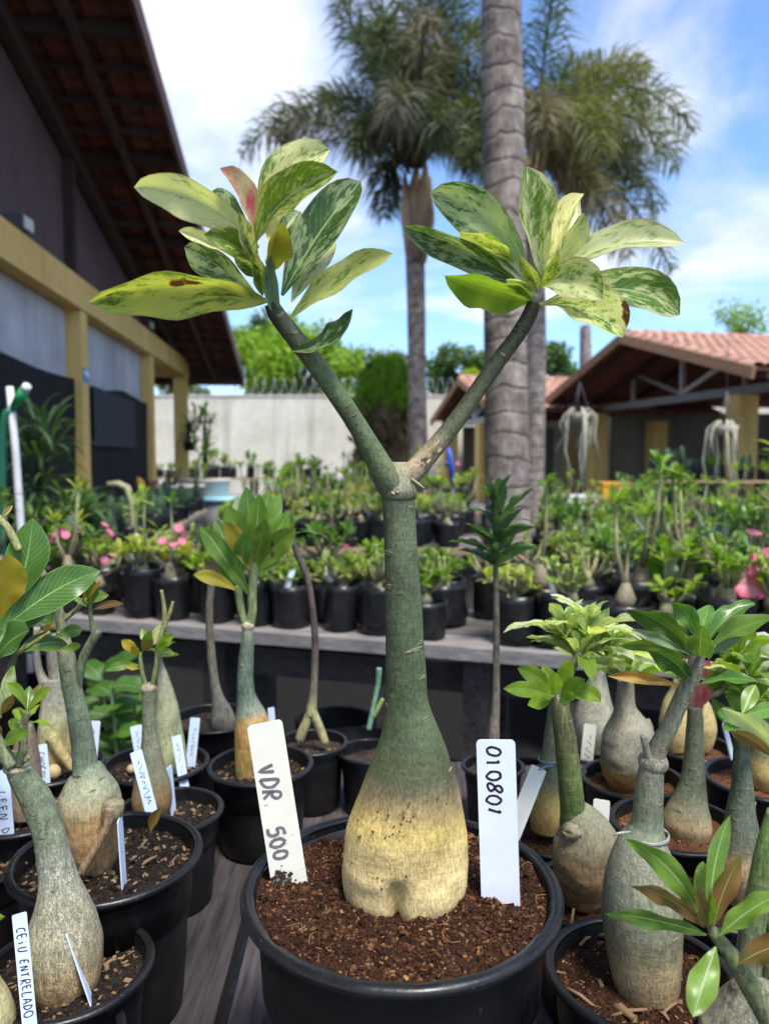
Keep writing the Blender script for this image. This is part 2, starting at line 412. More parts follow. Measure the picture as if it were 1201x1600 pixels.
def rosette(parent, c, n, L, W, mats, elev=(5, 70), axis=V((0,0,1)), seed=0, a=1.35, b=.8, name='leaf', spread=0.):
    rr = random.Random(seed); q = V((0,0,1)).rotation_difference(V(axis).normalized()); out = []
    for k in range(n):
        t = k / max(1, n-1); el = R(lerp(elev[0], elev[1], t) + rr.uniform(-10, 10)); az = k * 2.39996 + rr.uniform(-.3, .3)
        d = q @ V((math.cos(az)*math.cos(el), math.sin(az)*math.cos(el), math.sin(el)))
        l = L * rr.uniform(.75, 1.15) * lerp(1, .7, t)
        b0 = V(c) + V(axis).normalized() * (spread * t)
        out.append(leaf_inst(parent, b0, b0 + d * l, W * l / L * rr.uniform(.85, 1.15), mats[rr.randrange(len(mats))] if isinstance(mats, (list, tuple)) else mats, rr.randrange(5), V(axis), a, b, name))
    return out

def solve_pot(px, py, w, r, T=TABLE):
    d0 = ray(px, py); k = FPX / w; D = (CAMZ - T) / (-d0.z * k + r)
    return _C + d0 * (k * D), D, r * D          # rim centre, rim diameter, height
PAL = [[(.035,.015,.009),(.060,.025,.013),(.085,.034,.016),(.12,.052,.023),(.17,.08,.034),(.21,.115,.05)], [(.012,.010,.009),(.022,.016,.013),(.045,.030,.022),(.085,.055,.036),(.16,.11,.065),(.26,.22,.17)], [(.11,.045,.024),(.17,.075,.038),(.24,.115,.06),(.30,.17,.09)]]
class Pot: pass
def make_pot(name, label, cat, px, py, w, r=.85, soil=None, crumbs=0, group=None, lip=1., sink=.014, T=TABLE, chips=0, seed=0, wob=0, heap=.006, mound=0.):
    c, D, H = solve_pot(px, py, w, r, T); p = Pot(); p.c = c; p.D = D; p.H = H; p.R = D/2; p.Y = c.y; p.soil_z = c.z - sink; p.T = T
    root = thing(name, label, cat, (c.x, c.y, T), group); p.root = root
    Rr = D/2; z1 = c.z; z0 = T
    lt = .0075 * lip * (D/.2) ** .5
    mb = MB(); prof = [(Rr*.02, z0+.0004), (Rr*.72, z0+.0004), (Rr*.755, z0+.004), (Rr*.80, lerp(z0, z1, .35)), (Rr*.835, lerp(z0, z1, .66)), (Rr*.85, lerp(z0, z1, .70)), (Rr*.895, z1 - lt*.9), (Rr-lt*1.1, z1-lt*.8)]
    mb.lathe(prof, c.x, c.y, 56)
    ri = Rr - lt*1.25
    mb.lathe([(ri, z1-lt*.4), (ri*.985, z1-lt*2), (ri*.96, z1-.06*(D/.2)), (ri*.4, z1-.065*(D/.2))], c.x, c.y, 56)
    body = mb.build('pot', POT, root)
    mb = MB(); ring = []
    for k in range(13):
        a = -math.pi*.62 + k/12 * math.pi*1.5
        ring.append((Rr - lt*.62 + math.cos(a)*lt*.62, z1 - lt*.45 + math.sin(a)*lt*.5))
    ring.append(ring[0])
    ws = seed*1.7
    mb.lathe(ring, c.x, c.y, 96, (lambda a, r_, z: (wob * (noise.noise(V((math.cos(a)*7+ws, math.sin(a)*7, 0))) + .5*noise.noise(V((math.cos(a)*16+ws, math.sin(a)*16, 3)))) * (1 if r_ < Rr-lt*.7 else .2))) if wob else None)
    mb.build('rim', RIM, body)
    if soil:
        rr = random.Random(seed+1); mb = MB(); vs_, fs = [], []; NR, NS = (26, 84) if w > 150 else (10, 36)
        rs = ri*.995
        def hz(x, y):
            q = V((x*28 + seed, y*28, seed*.37))
            return p.soil_z + mound * math.exp(-((x-c.x)**2+(y-c.y)**2)/(.32*D)**2) + heap * noise.noise(q*.5) + .0045 * noise.noise(q*1.6) + .0028*noise.noise(q*4.1) + (.0016*noise.noise(q*9) if w > 150 else 0)
        p.hz = hz
        vs_.append((c.x, c.y, hz(c.x, c.y)))
        for i in range(1, NR+1):
            for k in range(NS):
                a = 2*math.pi*k/NS; x, y = c.x + rs*i/NR*math.cos(a), c.y + rs*i/NR*math.sin(a)
                vs_.append((x, y, hz(x, y)))
        for k in range(NS): fs.append((0, 1+k, 1+(k+1) % NS))
        for i in range(NR-1):
            for k in range(NS):
                k2 = (k+1) % NS; o = 1+i*NS; fs.append((o+k, o+NS+k, o+NS+k2, o+k2))
        mb.add(vs_, fs); so = mb.build('soil', soil, root)
        if crumbs:
            mb = MB()
            for _ in range(crumbs):
                a = rr.random()*6.283; q = rs*.99*math.sqrt(rr.random()); x, y = c.x+q*math.cos(a), c.y+q*math.sin(a)
                s_ = rr.uniform(.0003, .0010) * (2.2 if rr.random() < .04 else 1) * (.7 + D*1.6)
                M = Matrix.Translation((x, y, hz(x, y)+s_*.3)) @ Matrix.Rotation(rr.random()*6, 4, V((rr.random(), rr.random(), rr.random()+.01)).normalized())
                e = (s_*rr.uniform(.6,1.9), s_*rr.uniform(.4,1.), s_*rr.uniform(.4,.9))
                mb.box((-e[0], -e[1], -e[2]), e, M); pal = PAL[0] if soil is SOIL_RED else (PAL[1] if soil is SOIL_DARK else PAL[2]); cc = pal[min(len(pal)-1, int(rr.random()**3.2*len(pal)))]; q_ = rr.uniform(.6, 1.4); mb.c[-8:] = [tuple(v*q_ for v in cc)]*8
            mb.build('soil_crumbs', GRAIN, so, False, kind='stuff')
        if chips:
            mb = MB()
            for _ in range(chips):
                a = rr.random()*6.283; q = rs*.93*math.sqrt(rr.random()); x, y = c.x+q*math.cos(a), c.y+q*math.sin(a)
                s_ = rr.uniform(.0007, .0024)
                M = Matrix.Translation((x, y, hz(x, y)+.001)) @ Matrix.Rotation(rr.random()*6, 4, 'Z') @ Matrix.Rotation(rr.uniform(-.5, .5), 4, 'X') @ Matrix.Rotation(rr.uniform(-.4, .4), 4, 'Y')
                mb.box((-s_*rr.uniform(1, 2.2), -s_*rr.uniform(.4, .9), -s_*.3), (s_, s_*.6, s_*.3), M)
            mb.build('wood_chips', CHIP_TAN, so, False, kind='stuff')
    return p
def colstops(stops):
    stops = sorted(stops)
    def f(y):
        if y <= stops[0][0]: return stops[0][1]
        for (a, ca), (b, cb) in zip(stops, stops[1:]):
            if y <= b: return clerp(ca, cb, smooth_t(a, b, y))
        return stops[-1][1]
    return f
G_STEM = (.085,.115,.060); G_DARK = (.045,.07,.034); G_GREY = (.13,.135,.095); TAN = (.30,.205,.095); CREAM = (.44,.36,.17); YEL = (.50,.36,.10); ORG = (.42,.22,.055); PALEG = (.24,.25,.16)
def stem_px(root, Y, prof, stops, mat, name='stem', seg=28, rings=None, rough=.05, yoff=0., rfun=None, freq=60, dys=None, flat=1.):
    """caudex / stem swept along pixel stations (x, y, width) standing in the vertical plane at distance Y"""
    pr = [(a, b, w, (dys[i] if dys else 0.)) for i, (a, b, w) in enumerate(prof)]
    n = rings or max(8, len(prof)*5); S = catmull(pr, n); pts, rad, cols = [], [], []
    cf = colstops(stops); sd = rnd.random()*50
    for x, y, w, dy in S:
        p = at_y(x, y, Y + yoff + dy); pts.append(p); rad.append(max(.0006, w/2*mpp(p))); cols.append(cf(y))
    def rf(t, a, c):
        q = V((math.cos(a)*1.3, math.sin(a)*1.3, c.z*freq*.5)) + V((sd, 0, 0))
        r = 1 + rough * (noise.noise(q) + .5*noise.noise(q*2.7))
        return r * (rfun(t, a, c) if rfun else 1)
    mb = MB(); mb.tube(pts, rad, seg, True, cols, rf); ob = mb.build(name, mat, root)
    ob_pts = (pts, rad)
    return ob, ob_pts
def scars(root, pr, n, mat, seed=0, size=1., t0=.05, t1=.95, name='leaf_scars'):
    """pale crescent leaf scars sitting on a stem"""
    pts, rad = pr; rr = random.Random(seed); mb = MB(); N = len(pts)
    for k in range(n):
        t = lerp(t0, t1, (k + rr.uniform(.1, .9)) / n); i = min(N-2, int(t*(N-1))); f = t*(N-1)-i
        c = pts[i].lerp(pts[i+1], f); r = lerp(rad[i], rad[i+1], f); T = (pts[i+1]-pts[i]).normalized()
        a = rr.uniform(-1.3, 1.3); toC = V((0,-1,0)); toC = (toC - T*toC.dot(T)).normalized(); sd = T.cross(toC)
        d = toC*math.cos(a)+sd*math.sin(a); tn = T.cross(d)
        w = min(r*.6, .0034*size)*rr.uniform(.45, 1.1); h = w*rr.uniform(.14, .34); th = .0004*size
        for rep in range(3):
          c = c + T*rr.uniform(-.0011,.0011)*size; w = w*rr.uniform(.7,1.05); h = w*rr.uniform(.08,.2)
          d = (d + tn*rr.uniform(-.2,.2)).normalized(); tn = T.cross(d)
          _crescent(mb, c, T, d, tn, r, w, h, th)
    return mb.build(name, mat, root, kind='stuff')
def _crescent(mb, c, T, d, tn, r, w, h, th):
        vs_, A = [], 9
        for rg, (sc_, up) in enumerate(((1., 0), (.7, 1), (.25, .6))):
            for q in range(A):
                b = 2*math.pi*q/A; ox, oy = math.cos(b)*w*sc_, math.sin(b)*h*sc_
                ang = ox / max(r, 1e-4)
                dd = d*math.cos(ang) + tn*math.sin(ang)
                vs_.append(c + T*(oy + ox*ox/w*.25) + dd*(r*1.005 + th*up - .0002))
        fs = [(rg*A+q, rg*A+(q+1) % A, (rg+1)*A+(q+1) % A, (rg+1)*A+q) for rg in range(2) for q in range(A)] + [tuple(2*A+q for q in range(A))]
        mb.add(vs_, fs)
SCAR = m_plain('leaf_scar_cork', (.27,.24,.155), .9, .1, .6, 500, .6)
CUT = m_plain('healed_cut_cork', (.42,.34,.21), .9, .1, .4, 200)

# ------------------------------------------------------------------ plant tags with handwriting
GL = {
 '0': [[(.35+.3*math.cos(a*.5236+1.3), .5+.46*math.sin(a*.5236+1.3)) for a in range(13)]],
 'O': [[(.38+.34*math.cos(a*.5236+1.3), .5+.46*math.sin(a*.5236+1.3)) for a in range(13)]],
 '1': [[(.22,.82),(.34,.95),(.33,.03)]],
 '8': [[(.62,.85),(.4,1),(.14,.86),(.2,.62),(.5,.44),(.64,.2),(.4,.02),(.12,.14),(.18,.4),(.46,.58),(.62,.85)]],
 '5': [[(.62,.95),(.2,.9),(.16,.55),(.45,.6),(.62,.36),(.5,.08),(.1,.05)]],
 'S': [[(.62,.85),(.38,.98),(.14,.82),(.24,.6),(.5,.48),(.62,.24),(.38,.03),(.1,.14)]],
 'V': [[(.05,.98),(.33,.03),(.62,1.)]],
 'D': [[(.12,.02),(.14,.98),(.42,.9),(.64,.6),(.55,.22),(.12,.02)]],
 'R': [[(.12,.0),(.14,.97),(.48,.98),(.58,.74),(.42,.53),(.15,.5),(.6,.02)]],
 '.': [[(.2,.02),(.26,.05)]], '-': [[(.1,.45),(.5,.5)]],
 'C': [[(.6,.85),(.4,.98),(.15,.75),(.12,.3),(.35,.03),(.6,.14)]],
 'E': [[(.58,.96),(.15,.95),(.14,.04),(.58,.06)],[(.15,.5),(.5,.53)]],
 'I': [[(.3,.9),(.31,.04)]], 'i': [[(.3,.62),(.31,.04)],[(.3,.85),(.34,.9)]],
 'U': [[(.1,.95),(.13,.25),(.35,.03),(.58,.25),(.6,.97)]],
 'N': [[(.1,.02),(.13,.97),(.57,.04),(.6,.98)]],
 'T': [[(.02,.93),(.66,.97)],[(.34,.95),(.33,.02)]],
 'L': [[(.15,.97),(.13,.05),(.58,.06)]],
 'A': [[(.04,.02),(.34,.98),(.64,.02)],[(.16,.36),(.54,.37)]],
 'H': [[(.1,.98),(.11,.02)],[(.6,.97),(.59,.02)],[(.1,.5),(.6,.52)]],
 '2': [[(.1,.78),(.33,.98),(.58,.78),(.4,.42),(.1,.04),(.62,.05)]],
 ' ': [],
}
INK = m_plain('black_marker_ink', (.022,.016,.02), .5, .3, .4, 200); INK_OLD = m_plain('faded_marker_ink', (.14,.12,.135), .7, .2, .45, 240)
@memo
def m_tag(name, col, dirt):
    t = NT(name); o = t.obj(); n1 = t.noise(o, 40, 4); n2 = t.noise(o, 330, 3)
    c = t.mix(t.ramp(n1, [(.3, 0.), (.75, 1.)]), col, tuple(x*.9 for x in col))
    if dirt: c = t.mix(t.ramp(n2, [(.68, 0.), (.74, dirt)]), c, (.10,.055,.03))
    return t.done(t.bsdf(c, .42, None, .45))
TAG_W = m_tag('white_tag_plastic', (.72,.78,.88), .0); TAG_B = m_tag('bluish_tag_plastic', (.60,.72,.90), .25); TAG_C = m_tag('cream_tag_plastic', (.66,.66,.57), .55)
def make_tag(label, top, bot, w, z=None, Ytop=None, Ybot=None, lean=0., turn=0., mat=None, text=None, ink=None, tx=(.1, .5), th=.34, scribble=0, seed=0, group=None, point=0., name='plant_tag', xoff=.5, inkw=.07):
    """flat plastic stake: bottom pixel stands on the soil at height z, top pixel leans back by `lean` metres; text runs down the stake"""
    mat = mat or TAG_W
    B = at_y(bot[0], bot[1], Ybot) if Ybot else at_z(bot[0], bot[1], z); A = at_y(top[0], top[1], (Ytop if Ytop else B.y + lean))
    ax = (A - B); L = ax.length; ax.normalize()
    f = (_C - (A+B)/2); f = (f - ax*f.dot(ax)).normalized()
    sd = f.cross(ax) * -1; sd.normalize()                # to the right as the camera sees it
    if sd.x < 0: sd = -sd
    W = w * mpp((A+B)/2)
    if turn:
        q = Matrix.Rotation(R(turn), 3, ax); sd = q @ sd; f = q @ f; W = W / max(.06, math.cos(R(turn)))
    B2 = B - ax * .018
    Lt = (A - B2).length; t2 = .0005; c = W*.12
    out = [(-W/2, 0), (W/2, 0), (W/2, Lt-c)] + [(W/2-c+c*math.cos(k*.39), Lt-c+c*math.sin(k*.39)) for k in (1,2,3)] + [(W/2-c, Lt), (-W/2+c, Lt)] + [(-W/2+c-c*math.sin(k*.39), Lt-c+c*math.cos(k*.39)) for k in (1,2,3)] + [(-W/2, Lt-c)]
    n = len(out); P = lambda x, y, h: B2 + sd*x + ax*y + f*h
    mb = MB(); mb.add([P(x, y, t2) for x, y in out] + [P(x, y, -t2) for x, y in out], [tuple(range(n)), tuple(range(2*n-1, n-1, -1))] + [(i, n+i, n+(i+1) % n, (i+1) % n) for i in range(n)])
    root = thing(name, label, 'plant tag', B2, group)
    mb.build('stake', mat, root, False)
    strokes = []
    H = W*th
    rr = random.Random(seed+3)
    if text:
        y = Lt*(1-tx[0]); adv = (tx[1]-tx[0])*Lt/len(text)
        for ch in text:
            sc_ = rr.uniform(.82, 1.12); sk = rr.uniform(-.12, .3); drift = rr.uniform(-.03, .03)*W
            for st in GL[ch]:
                # letter x runs down the stake, letter height runs to the right
                strokes.append([(W*(xoff-.5) + drift + (q-.5)*H*sc_ + rr.uniform(-.014,.014)*W, y - p*adv*1.12*sc_ - (q-.5)*sk*adv) for p, q in st])
            y -= adv
    if scribble:
        y = Lt*(1-tx[0]); adv = (tx[1]-tx[0])*Lt/scribble
        for _ in range(scribble):
            st = [(W*(xoff-.5)+rr.uniform(-.5,.5)*H, y - adv*k/4) for k in range(4)]; strokes.append(st); y -= adv
    if strokes:
        mb = MB(); lw = H*(inkw if text else .05)
        for st in strokes:
            st = [V((a, b)) for a, b in (catmull(st, len(st)*3) if len(st) > 2 else st)]
            le, ri = [], []
            for i, q in enumerate(st):
                d = (st[min(i+1, len(st)-1)] - st[max(i-1, 0)])
                d = d.normalized() if d.length > 1e-9 else V((0, 1)); nn = V((-d.y, d.x))*lw*rr.uniform(.85, 1.15)
                le.append(q+nn); ri.append(q-nn)
            m = len(st)
            mb.add([P(q.x, q.y, t2+.00015) for q in le] + [P(q.x, q.y, t2+.00015) for q in ri], [(i, i+1, m+i+1, m+i) for i in range(m-1)])
        mb.build('lettering', ink or INK, root, False)
    return root, P, Lt, W
# ------------------------------------------------------------------ ground and the near table
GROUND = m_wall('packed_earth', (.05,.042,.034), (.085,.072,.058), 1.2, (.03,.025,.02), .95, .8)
mb = MB(); NG = 60
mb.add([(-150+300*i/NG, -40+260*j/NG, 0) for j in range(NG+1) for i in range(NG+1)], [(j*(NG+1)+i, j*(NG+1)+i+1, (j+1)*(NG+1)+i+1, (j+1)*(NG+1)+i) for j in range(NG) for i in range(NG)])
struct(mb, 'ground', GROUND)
mb = MB(); mb.add([(-3.2,1.15,.004), (3.4,1.15,.004), (3.4,7.,.004), (-3.2,7.,.004)], [(0,1,2,3)]); struct(mb, 'ground_shade_sheet', m_plain('black_shade_sheet', (.012,.012,.012), .9, .15, .5, 20, .3))  # black sheet added as painted shade on the ground under and between the benches
WOOD_DARK = m_wood('weathered_dark_wood', (.026,.021,.022), (.115,.098,.098), .92, 'y', 60, .7)
WOOD_DX = m_wood('weathered_dark_wood_cross', (.05,.044,.042), (.11,.10,.095), .85, 'x', 40, .5)
WOOD_GREY = m_wood('silvered_grey_wood', (.20,.185,.18), (.36,.34,.335), .85, 'x', 30, .35)
tb = thing('plank_table', 'weathered dark plank table carrying the potted desert roses', 'table', (0, .62, 0))
def plank(x0, x1):
    mb = MB(); mb.box((x0+.006, -.05, TABLE-.028), (x1-.006, 1.19+rnd.uniform(-.02, .02), TABLE-.0005 - rnd.random()*.002), Matrix.Rotation(R(1.5), 4, 'Z'))
    mb.build('plank', WOOD_DARK, tb, False)
x = -.124
while x < 1.1: w_ = rnd.uniform(.11, .14); plank(x, x+w_); x += w_
x = -.124
while x > -1.05: w_ = rnd.uniform(.11, .14); plank(x-w_, x); x -= w_
for y in (.12, .62, 1.08):
    mb = MB(); mb.box((-1., y-.04, TABLE-.10), (1.1, y+.04, TABLE-.031)); mb.build('crossbeam', WOOD_DX, tb, False)
for xx in (-.9, 1.0):
    for y in (.16, 1.12):
        mb = MB(); mb.box((xx-.045, y-.045, 0), (xx+.045, y+.045, TABLE-.101)); mb.build('leg', WOOD_DARK, tb, False)

# ------------------------------------------------------------------ leaf materials
LV = m_leaf('variegated_leaf', (.05,.14,.018), (.14,.25,.03), (.42,.52,.22), .028, (.60,.66,.27), .32, (.36,.30,.16), .0, .34, .38, .28)
LVP = m_leaf('pale_variegated_leaf', (.10,.22,.025), (.24,.36,.06), (.58,.62,.32), .02, (.74,.75,.40), .60, (.50,.36,.22), .0, .34, .38, .22)
LVS = m_leaf('spotted_variegated_leaf', (.08,.18,.018), (.20,.30,.03), (.48,.54,.2), .022, (.56,.60,.18), .30, (.4,.38,.14), .3, .34, .36, .28)
LVD = m_leaf('dark_variegated_leaf', (.03,.095,.02), (.07,.16,.03), (.34,.45,.2), .026, (.42,.52,.26), .18, (.3,.3,.15), .0, .34, .32, .15)
LVS1 = m_leaf('blotched_variegated_leaf', (.05,.13,.015), (.15,.26,.025), (.45,.52,.2), .022, (.46,.54,.14), .20, (.4,.38,.14), 0., .36, .36, .10, 0., ((.46,.72,.10,.10), (.505,.66,.05,.13), (.88,.60,.030,.06)))
LV8 = m_leaf('burnt_tip_leaf', (.045,.13,.018), (.085,.20,.03), (.40,.50,.22), .022, (.50,.60,.27), .34, (.36,.30,.16), .0, .36, .38, .12, 0., ((.86,.10,.10,.16), (.78,.04,.08,.12)))
LPINK = m_leaf('pink_flushed_leaf', (.75,.09,.13), (.72,.34,.28), (.6,.5,.3), .02, (.58,.56,.26), .22, (.55,.30,.2), .0, .4, .4, .0)
LYEL = m_leaf('yellowing_leaf', (.50,.34,.03), (.40,.40,.06), (.45,.45,.12), .02, None, 0, (.5,.36,.12), .2, .4, .4, .1)
LGR = m_leaf('glossy_green_leaf', (.06,.17,.022), (.12,.26,.04), (.34,.48,.18), .024, None, 0, (.22,.34,.10), .0, .3, .34, .35)
LGB = m_leaf('bright_green_leaf', (.14,.27,.02), (.26,.40,.045), (.36,.46,.14), .02, None, 0, (.3,.36,.1), .0, .36, .42, .2)
LGS = m_leaf('spotted_green_leaf', (.08,.17,.025), (.15,.26,.04), (.3,.4,.14), .022, None, 0, (.25,.30,.1), 1.1, .36, .34, .15)
LRED = m_leaf('red_flushed_leaf', (.11,.12,.03), (.20,.10,.045), (.34,.40,.16), .03, None, 0, (.3,.12,.08), .3, .36, .38, .1)
LMG = m_leaf('mid_green_leaf', (.09,.20,.03), (.17,.31,.05), (.40,.50,.24), .045, None, 0, (.25,.22,.1), .15, .34, .36, .12)
LBL = m_leaf('blue_green_leaf', (.15,.24,.14), (.22,.31,.19), (.3,.4,.25), .03, None, 0, None, .0, .4, .3, .1)
LCR = m_leaf('cream_marbled_leaf', (.16,.32,.03), (.28,.44,.07), (.5,.6,.3), .02, (.66,.72,.40), .45, (.45,.5,.25), .0, .38, .4, .1)
LBRN = m_leaf('dried_brown_leaf', (.30,.16,.04), (.42,.28,.06), (.3,.2,.06), .02, None, 0, (.1,.05,.02), .8, .5, .3, .1)
BK_MAIN = m_bark('green_stem_skin', 0, .30, 1.2, .45); BK_CAUD = m_bark('caudex_skin', 0, .22, .9, .45); BK_WR = m_bark('wrinkled_caudex_skin', 1., .15, .7); BK_SM = m_bark('smooth_stem_skin', 0, .6, .8)

# ------------------------------------------------------------------ the main desert rose
MP = make_pot('potted_desert_rose', 'large forked desert rose with variegated leaves in wide black pot of reddish coir', 'potted plant', 627, 1378, 497, .86, SOIL_RED, 11000, lip=1.05, sink=.010, chips=0, seed=3, wob=.0018, heap=.009, mound=.005)
Y0 = MP.Y; MR = MP.root
edge = [(770,595,648),(800,598,649),(850,600,651),(900,601,655),(950,602,659),(1000,602,662),(1050,602,666),(1090,602,668),(1120,599,676),(1150,593,689),(1180,584,701),(1210,573,711),(1240,562,719),(1270,551,725),(1300,541,730),(1330,538,731),(1360,536,730),(1385,535,726),(1402,540,720),(1414,551,708),(1424,570,690),(1432,590,668)]
def lobes(t, a, c):
    k = smooth_t(.72, .78, t); f = math.atan2(math.sin(a), math.cos(a))       # a = 0 faces the camera
    r = 1 - .42*k*math.exp(-((f-.22)/.17)**2) - .10*smooth_t(.74,.80,t)*math.exp(-((f-.75)/.35)**2) + .05*k*math.exp(-((f+.55)/.4)**2) + .04*k*math.exp(-((f-.75)/.35)**2)
    r *= 1 - .24*smooth_t(.5, .74, t)*math.cos(a)**2                              # flatter front to back than side to side
    for q in (2.2, -2.4): r -= .15*k*math.exp(-((f-q)/.25)**2)
    return r
st_main = [(735, (.105,.128,.07)), (800, (.095,.122,.064)), (1000, (.074,.105,.048)), (1130, (.066,.092,.040)), (1195, (.078,.090,.040)), (1215, (.16,.135,.07)), (1240, (.34,.25,.11)), (1270, (.58,.44,.14)), (1310, (.65,.50,.21)), (1370, (.65,.50,.235)), (1425, (.45,.32,.15))]
ob, pr = stem_px(MR, Y0, [((l+r)/2, y, r-l) for y, l, r in edge], st_main, BK_MAIN, 'caudex', 72, 110, .022, rfun=lobes)
scars(MR, pr, 11, SCAR, 4, 1.9, .03, .50)
# lateral collar at the graft, forks
GRAFT = (.26,.235,.15)
ob, _ = stem_px(MR, Y0, [(622,779,54),(622,771,57),(622,764,55),(622,752,44),(622,738,36),(622,728,31),(622,722,29)], [(720,(.36,.32,.2)),(752,(.26,.26,.17)),(764,(.2,.19,.12)),(779,(.11,.12,.07))], BK_MAIN, 'graft_union', 36, 26, .06, freq=160)
for k in range(7):                                     # ragged corky ring of the graft
    mb = MB(); mb.tube([at_y(599+k*6.6+rnd.uniform(-1,1), 769+rnd.uniform(-2,1), Y0-.0118*math.sin(math.pi*(k+1)/8)-.0005), at_y(603+k*6.6, 772+rnd.uniform(-3,1), Y0-.0122*math.sin(math.pi*(k+1.2)/8)-.0005)], [.0009,.0007], 6)
    mb.build('bark_ridge', CUT, MR)
GS2 = [(480,(.05,.058,.03)),(520,(.075,.09,.045)),(600,(.085,.125,.05)),(700,(.095,.14,.055)),(780,(.15,.16,.09))]
ob, pr = stem_px(MR, Y0, [(616,770,42),(605,750,43),(588,717,36),(562,671,31),(531,623,31),(500,578,31),(471,541,30),(446,509,29),(431,489,27),(424,474,23)], GS2, BK_MAIN, 'branch', 32, 60, .03, dys=[0,-.004,-.006,-.008,-.01,-.01,-.012,-.014,-.015,-.016])
scars(MR, pr, 9, SCAR, 8, 1.5, .1, .97)
ob, pr = stem_px(MR, Y0, [(634,752,26),(645,738,33),(664,716,32),(691,685,29),(721,646,27),(751,602,26),(780,561,25),(805,528,24),(824,498,24),(834,474,22)], [(480,(.05,.05,.028)),(560,(.06,.07,.035)),(640,(.10,.11,.055)),(680,(.12,.125,.065)),(692,(.27,.215,.13)),(760,(.33,.26,.165))], BK_MAIN, 'branch', 32, 60, .03, dys=[0,.002,.006,.008,.01,.012,.013,.014,.014,.014], rfun=lambda t, a, c: 1 + (.10*noise.noise(V((math.cos(a)*3, math.sin(a)*3, c.z*120)))) * (1-smooth_t(.18, .36, t)))
scars(MR, pr, 8, SCAR, 9, 1.5, .38, .97)
rr = random.Random(8)
for k in range(16):                                     # flaking bark at the foot of the right branch
    u = rr.random(); x, y = lerp(640, 684, u), lerp(744, 694, u); c_ = at_y(x + rr.uniform(-9,9), y + rr.uniform(-7,7), Y0+.004-.0068); d_ = (at_y(684,694,Y0)-at_y(640,744,Y0)).normalized()
    mb = MB(); mb.bar(c_ - d_*rr.uniform(.001,.003), c_ + d_*rr.uniform(.001,.003), rr.uniform(.0008,.0018), .0007, V((rr.uniform(-.4,.4),-1,rr.uniform(-.4,.4)))); mb.build('bark_flake', CUT if k % 3 else CHIP_TAN, MR, False)
mb = MB(); mb.tube([at_y(643,748,Y0-.006), at_y(655,757,Y0-.012), at_y(663,763,Y0-.014)], [.0009,.0007,.0004], 6); mb.build('twig_stub', CUT, MR)
mb = MB(); zc = at_y(631,1316,Y0-.031); mb.tube([V((zc.x, Y0-.0280, zc.z)), V((zc.x, Y0-.0325, zc.z+.0004)), V((zc.x, Y0-.0312, zc.z+.0004))], [.0048,.0030,.0014], 12); mb.build('root_scar', SCAR, MR)
rr = random.Random(44); mb = MB()                        # soil specks splashed on the pale base
for _ in range(110):
    x, y = rr.gauss(632, 52), rr.triangular(1240, 1400, 1335)
    if not 548 < x < 722: continue
    u_ = (x-633)/96; p = at_y(x, y, Y0 - .030*math.sqrt(max(0, 1-u_*u_)) - .0026); s_ = rr.uniform(.0002,.0007)
    mb.box((-s_*rr.uniform(.7,2),-.0006,-s_), (s_,.0006,s_*rr.uniform(.6,1.3)), Matrix.Translation(p) @ Matrix.Rotation(rr.random()*3, 4, 'Y'))
mb.build('soil_specks', m_plain('brown_speck', (.13,.075,.035), .9, .1, .6, 200), MR, False, kind='stuff')
# left crown of leaves
LB, LTOP = Y0-.016, (425, 470)
def L_(p0_, p1_, w_, m_, **k):
    k.setdefault('wave', .16); k.setdefault('b', .66); k['fold'] = k.get('fold', .25)*1.35+.12; return leaf_px(MR, LB, p0_, p1_, w_*.92, m_, **k)
L_((418,470),(138,472),100, LVS1, bend=(-10,-42), dy=-.045, roll=-38, fold=.30, curl=-.1, a=1.15, b=.6, wave=.14)
L_((405,386),(209,292),74, LVP, bend=(8,-48), dy=.012, roll=-18, fold=.25, a=1.2)
L_((352,392),(279,360),30, LVP, dy=-.012, roll=25, fold=.6)
L_((412,425),(318,366),52, LVS, bend=(12,-18), dy=-.03, roll=20, fold=.3)
L_((408,470),(288,386),60, LVD, bend=(-4,-18), dy=.022, roll=-20)
L_((402,388),(343,262),54, LPINK, bend=(14,-8), dy=-.006, roll=40, fold=.7, a=1.9)
L_((398,385),(332,297),48, LVD, bend=(0,-10), dy=.03, roll=-10)
L_((399,380),(528,268),78, LVS, bend=(-30,-30), dy=-.035, roll=-30, fold=.5, curl=-.2, a=1.3)
L_((404,368),(516,234),84, LVP, bend=(-34,-44), dy=.0, roll=-22, fold=.4, curl=-.25, a=1.5)
L_((420,384),(448,262),56, LVP, bend=(-24,-6), dy=.03, roll=20, fold=.4)
L_((404,420),(372,330),34, LVP, bend=(-10,4), dy=-.03, roll=25, fold=.6)
L_((420,420),(470,330),40, LVD, bend=(-6,-12), dy=.03, roll=-20, fold=.4)
L_((412,440),(365,400),30, LVD, bend=(2,-10), dy=-.03, roll=-20, fold=.5)
L_((432,420),(442,344),62, LYEL, bend=(-22,0), dy=-.026, roll=28, fold=.8, curl=-.3, a=1.1)
L_((441,462),(564,283),86, LVD, bend=(-2,-24), dy=.012, roll=-22, fold=.35, a=1.25)
L_((455,472),(521,374),52, LVP, bend=(-4,-12), dy=.035, roll=-15)
L_((452,498),(614,396),62, LVS, bend=(2,-16), dy=-.022, roll=-40, fold=.4, a=1.2)
L_((455,548),(551,482),54, LVD, bend=(44,34), dy=-.02, roll=-52, fold=.5, a=1.2)
L_((432,492),(422,398),32, LBL, bend=(-14,4), dy=-.014, roll=10, fold=.9, a=.9)
L_((410,462),(398,398),34, LVS, bend=(-6,0), dy=-.02, roll=20, fold=.7)
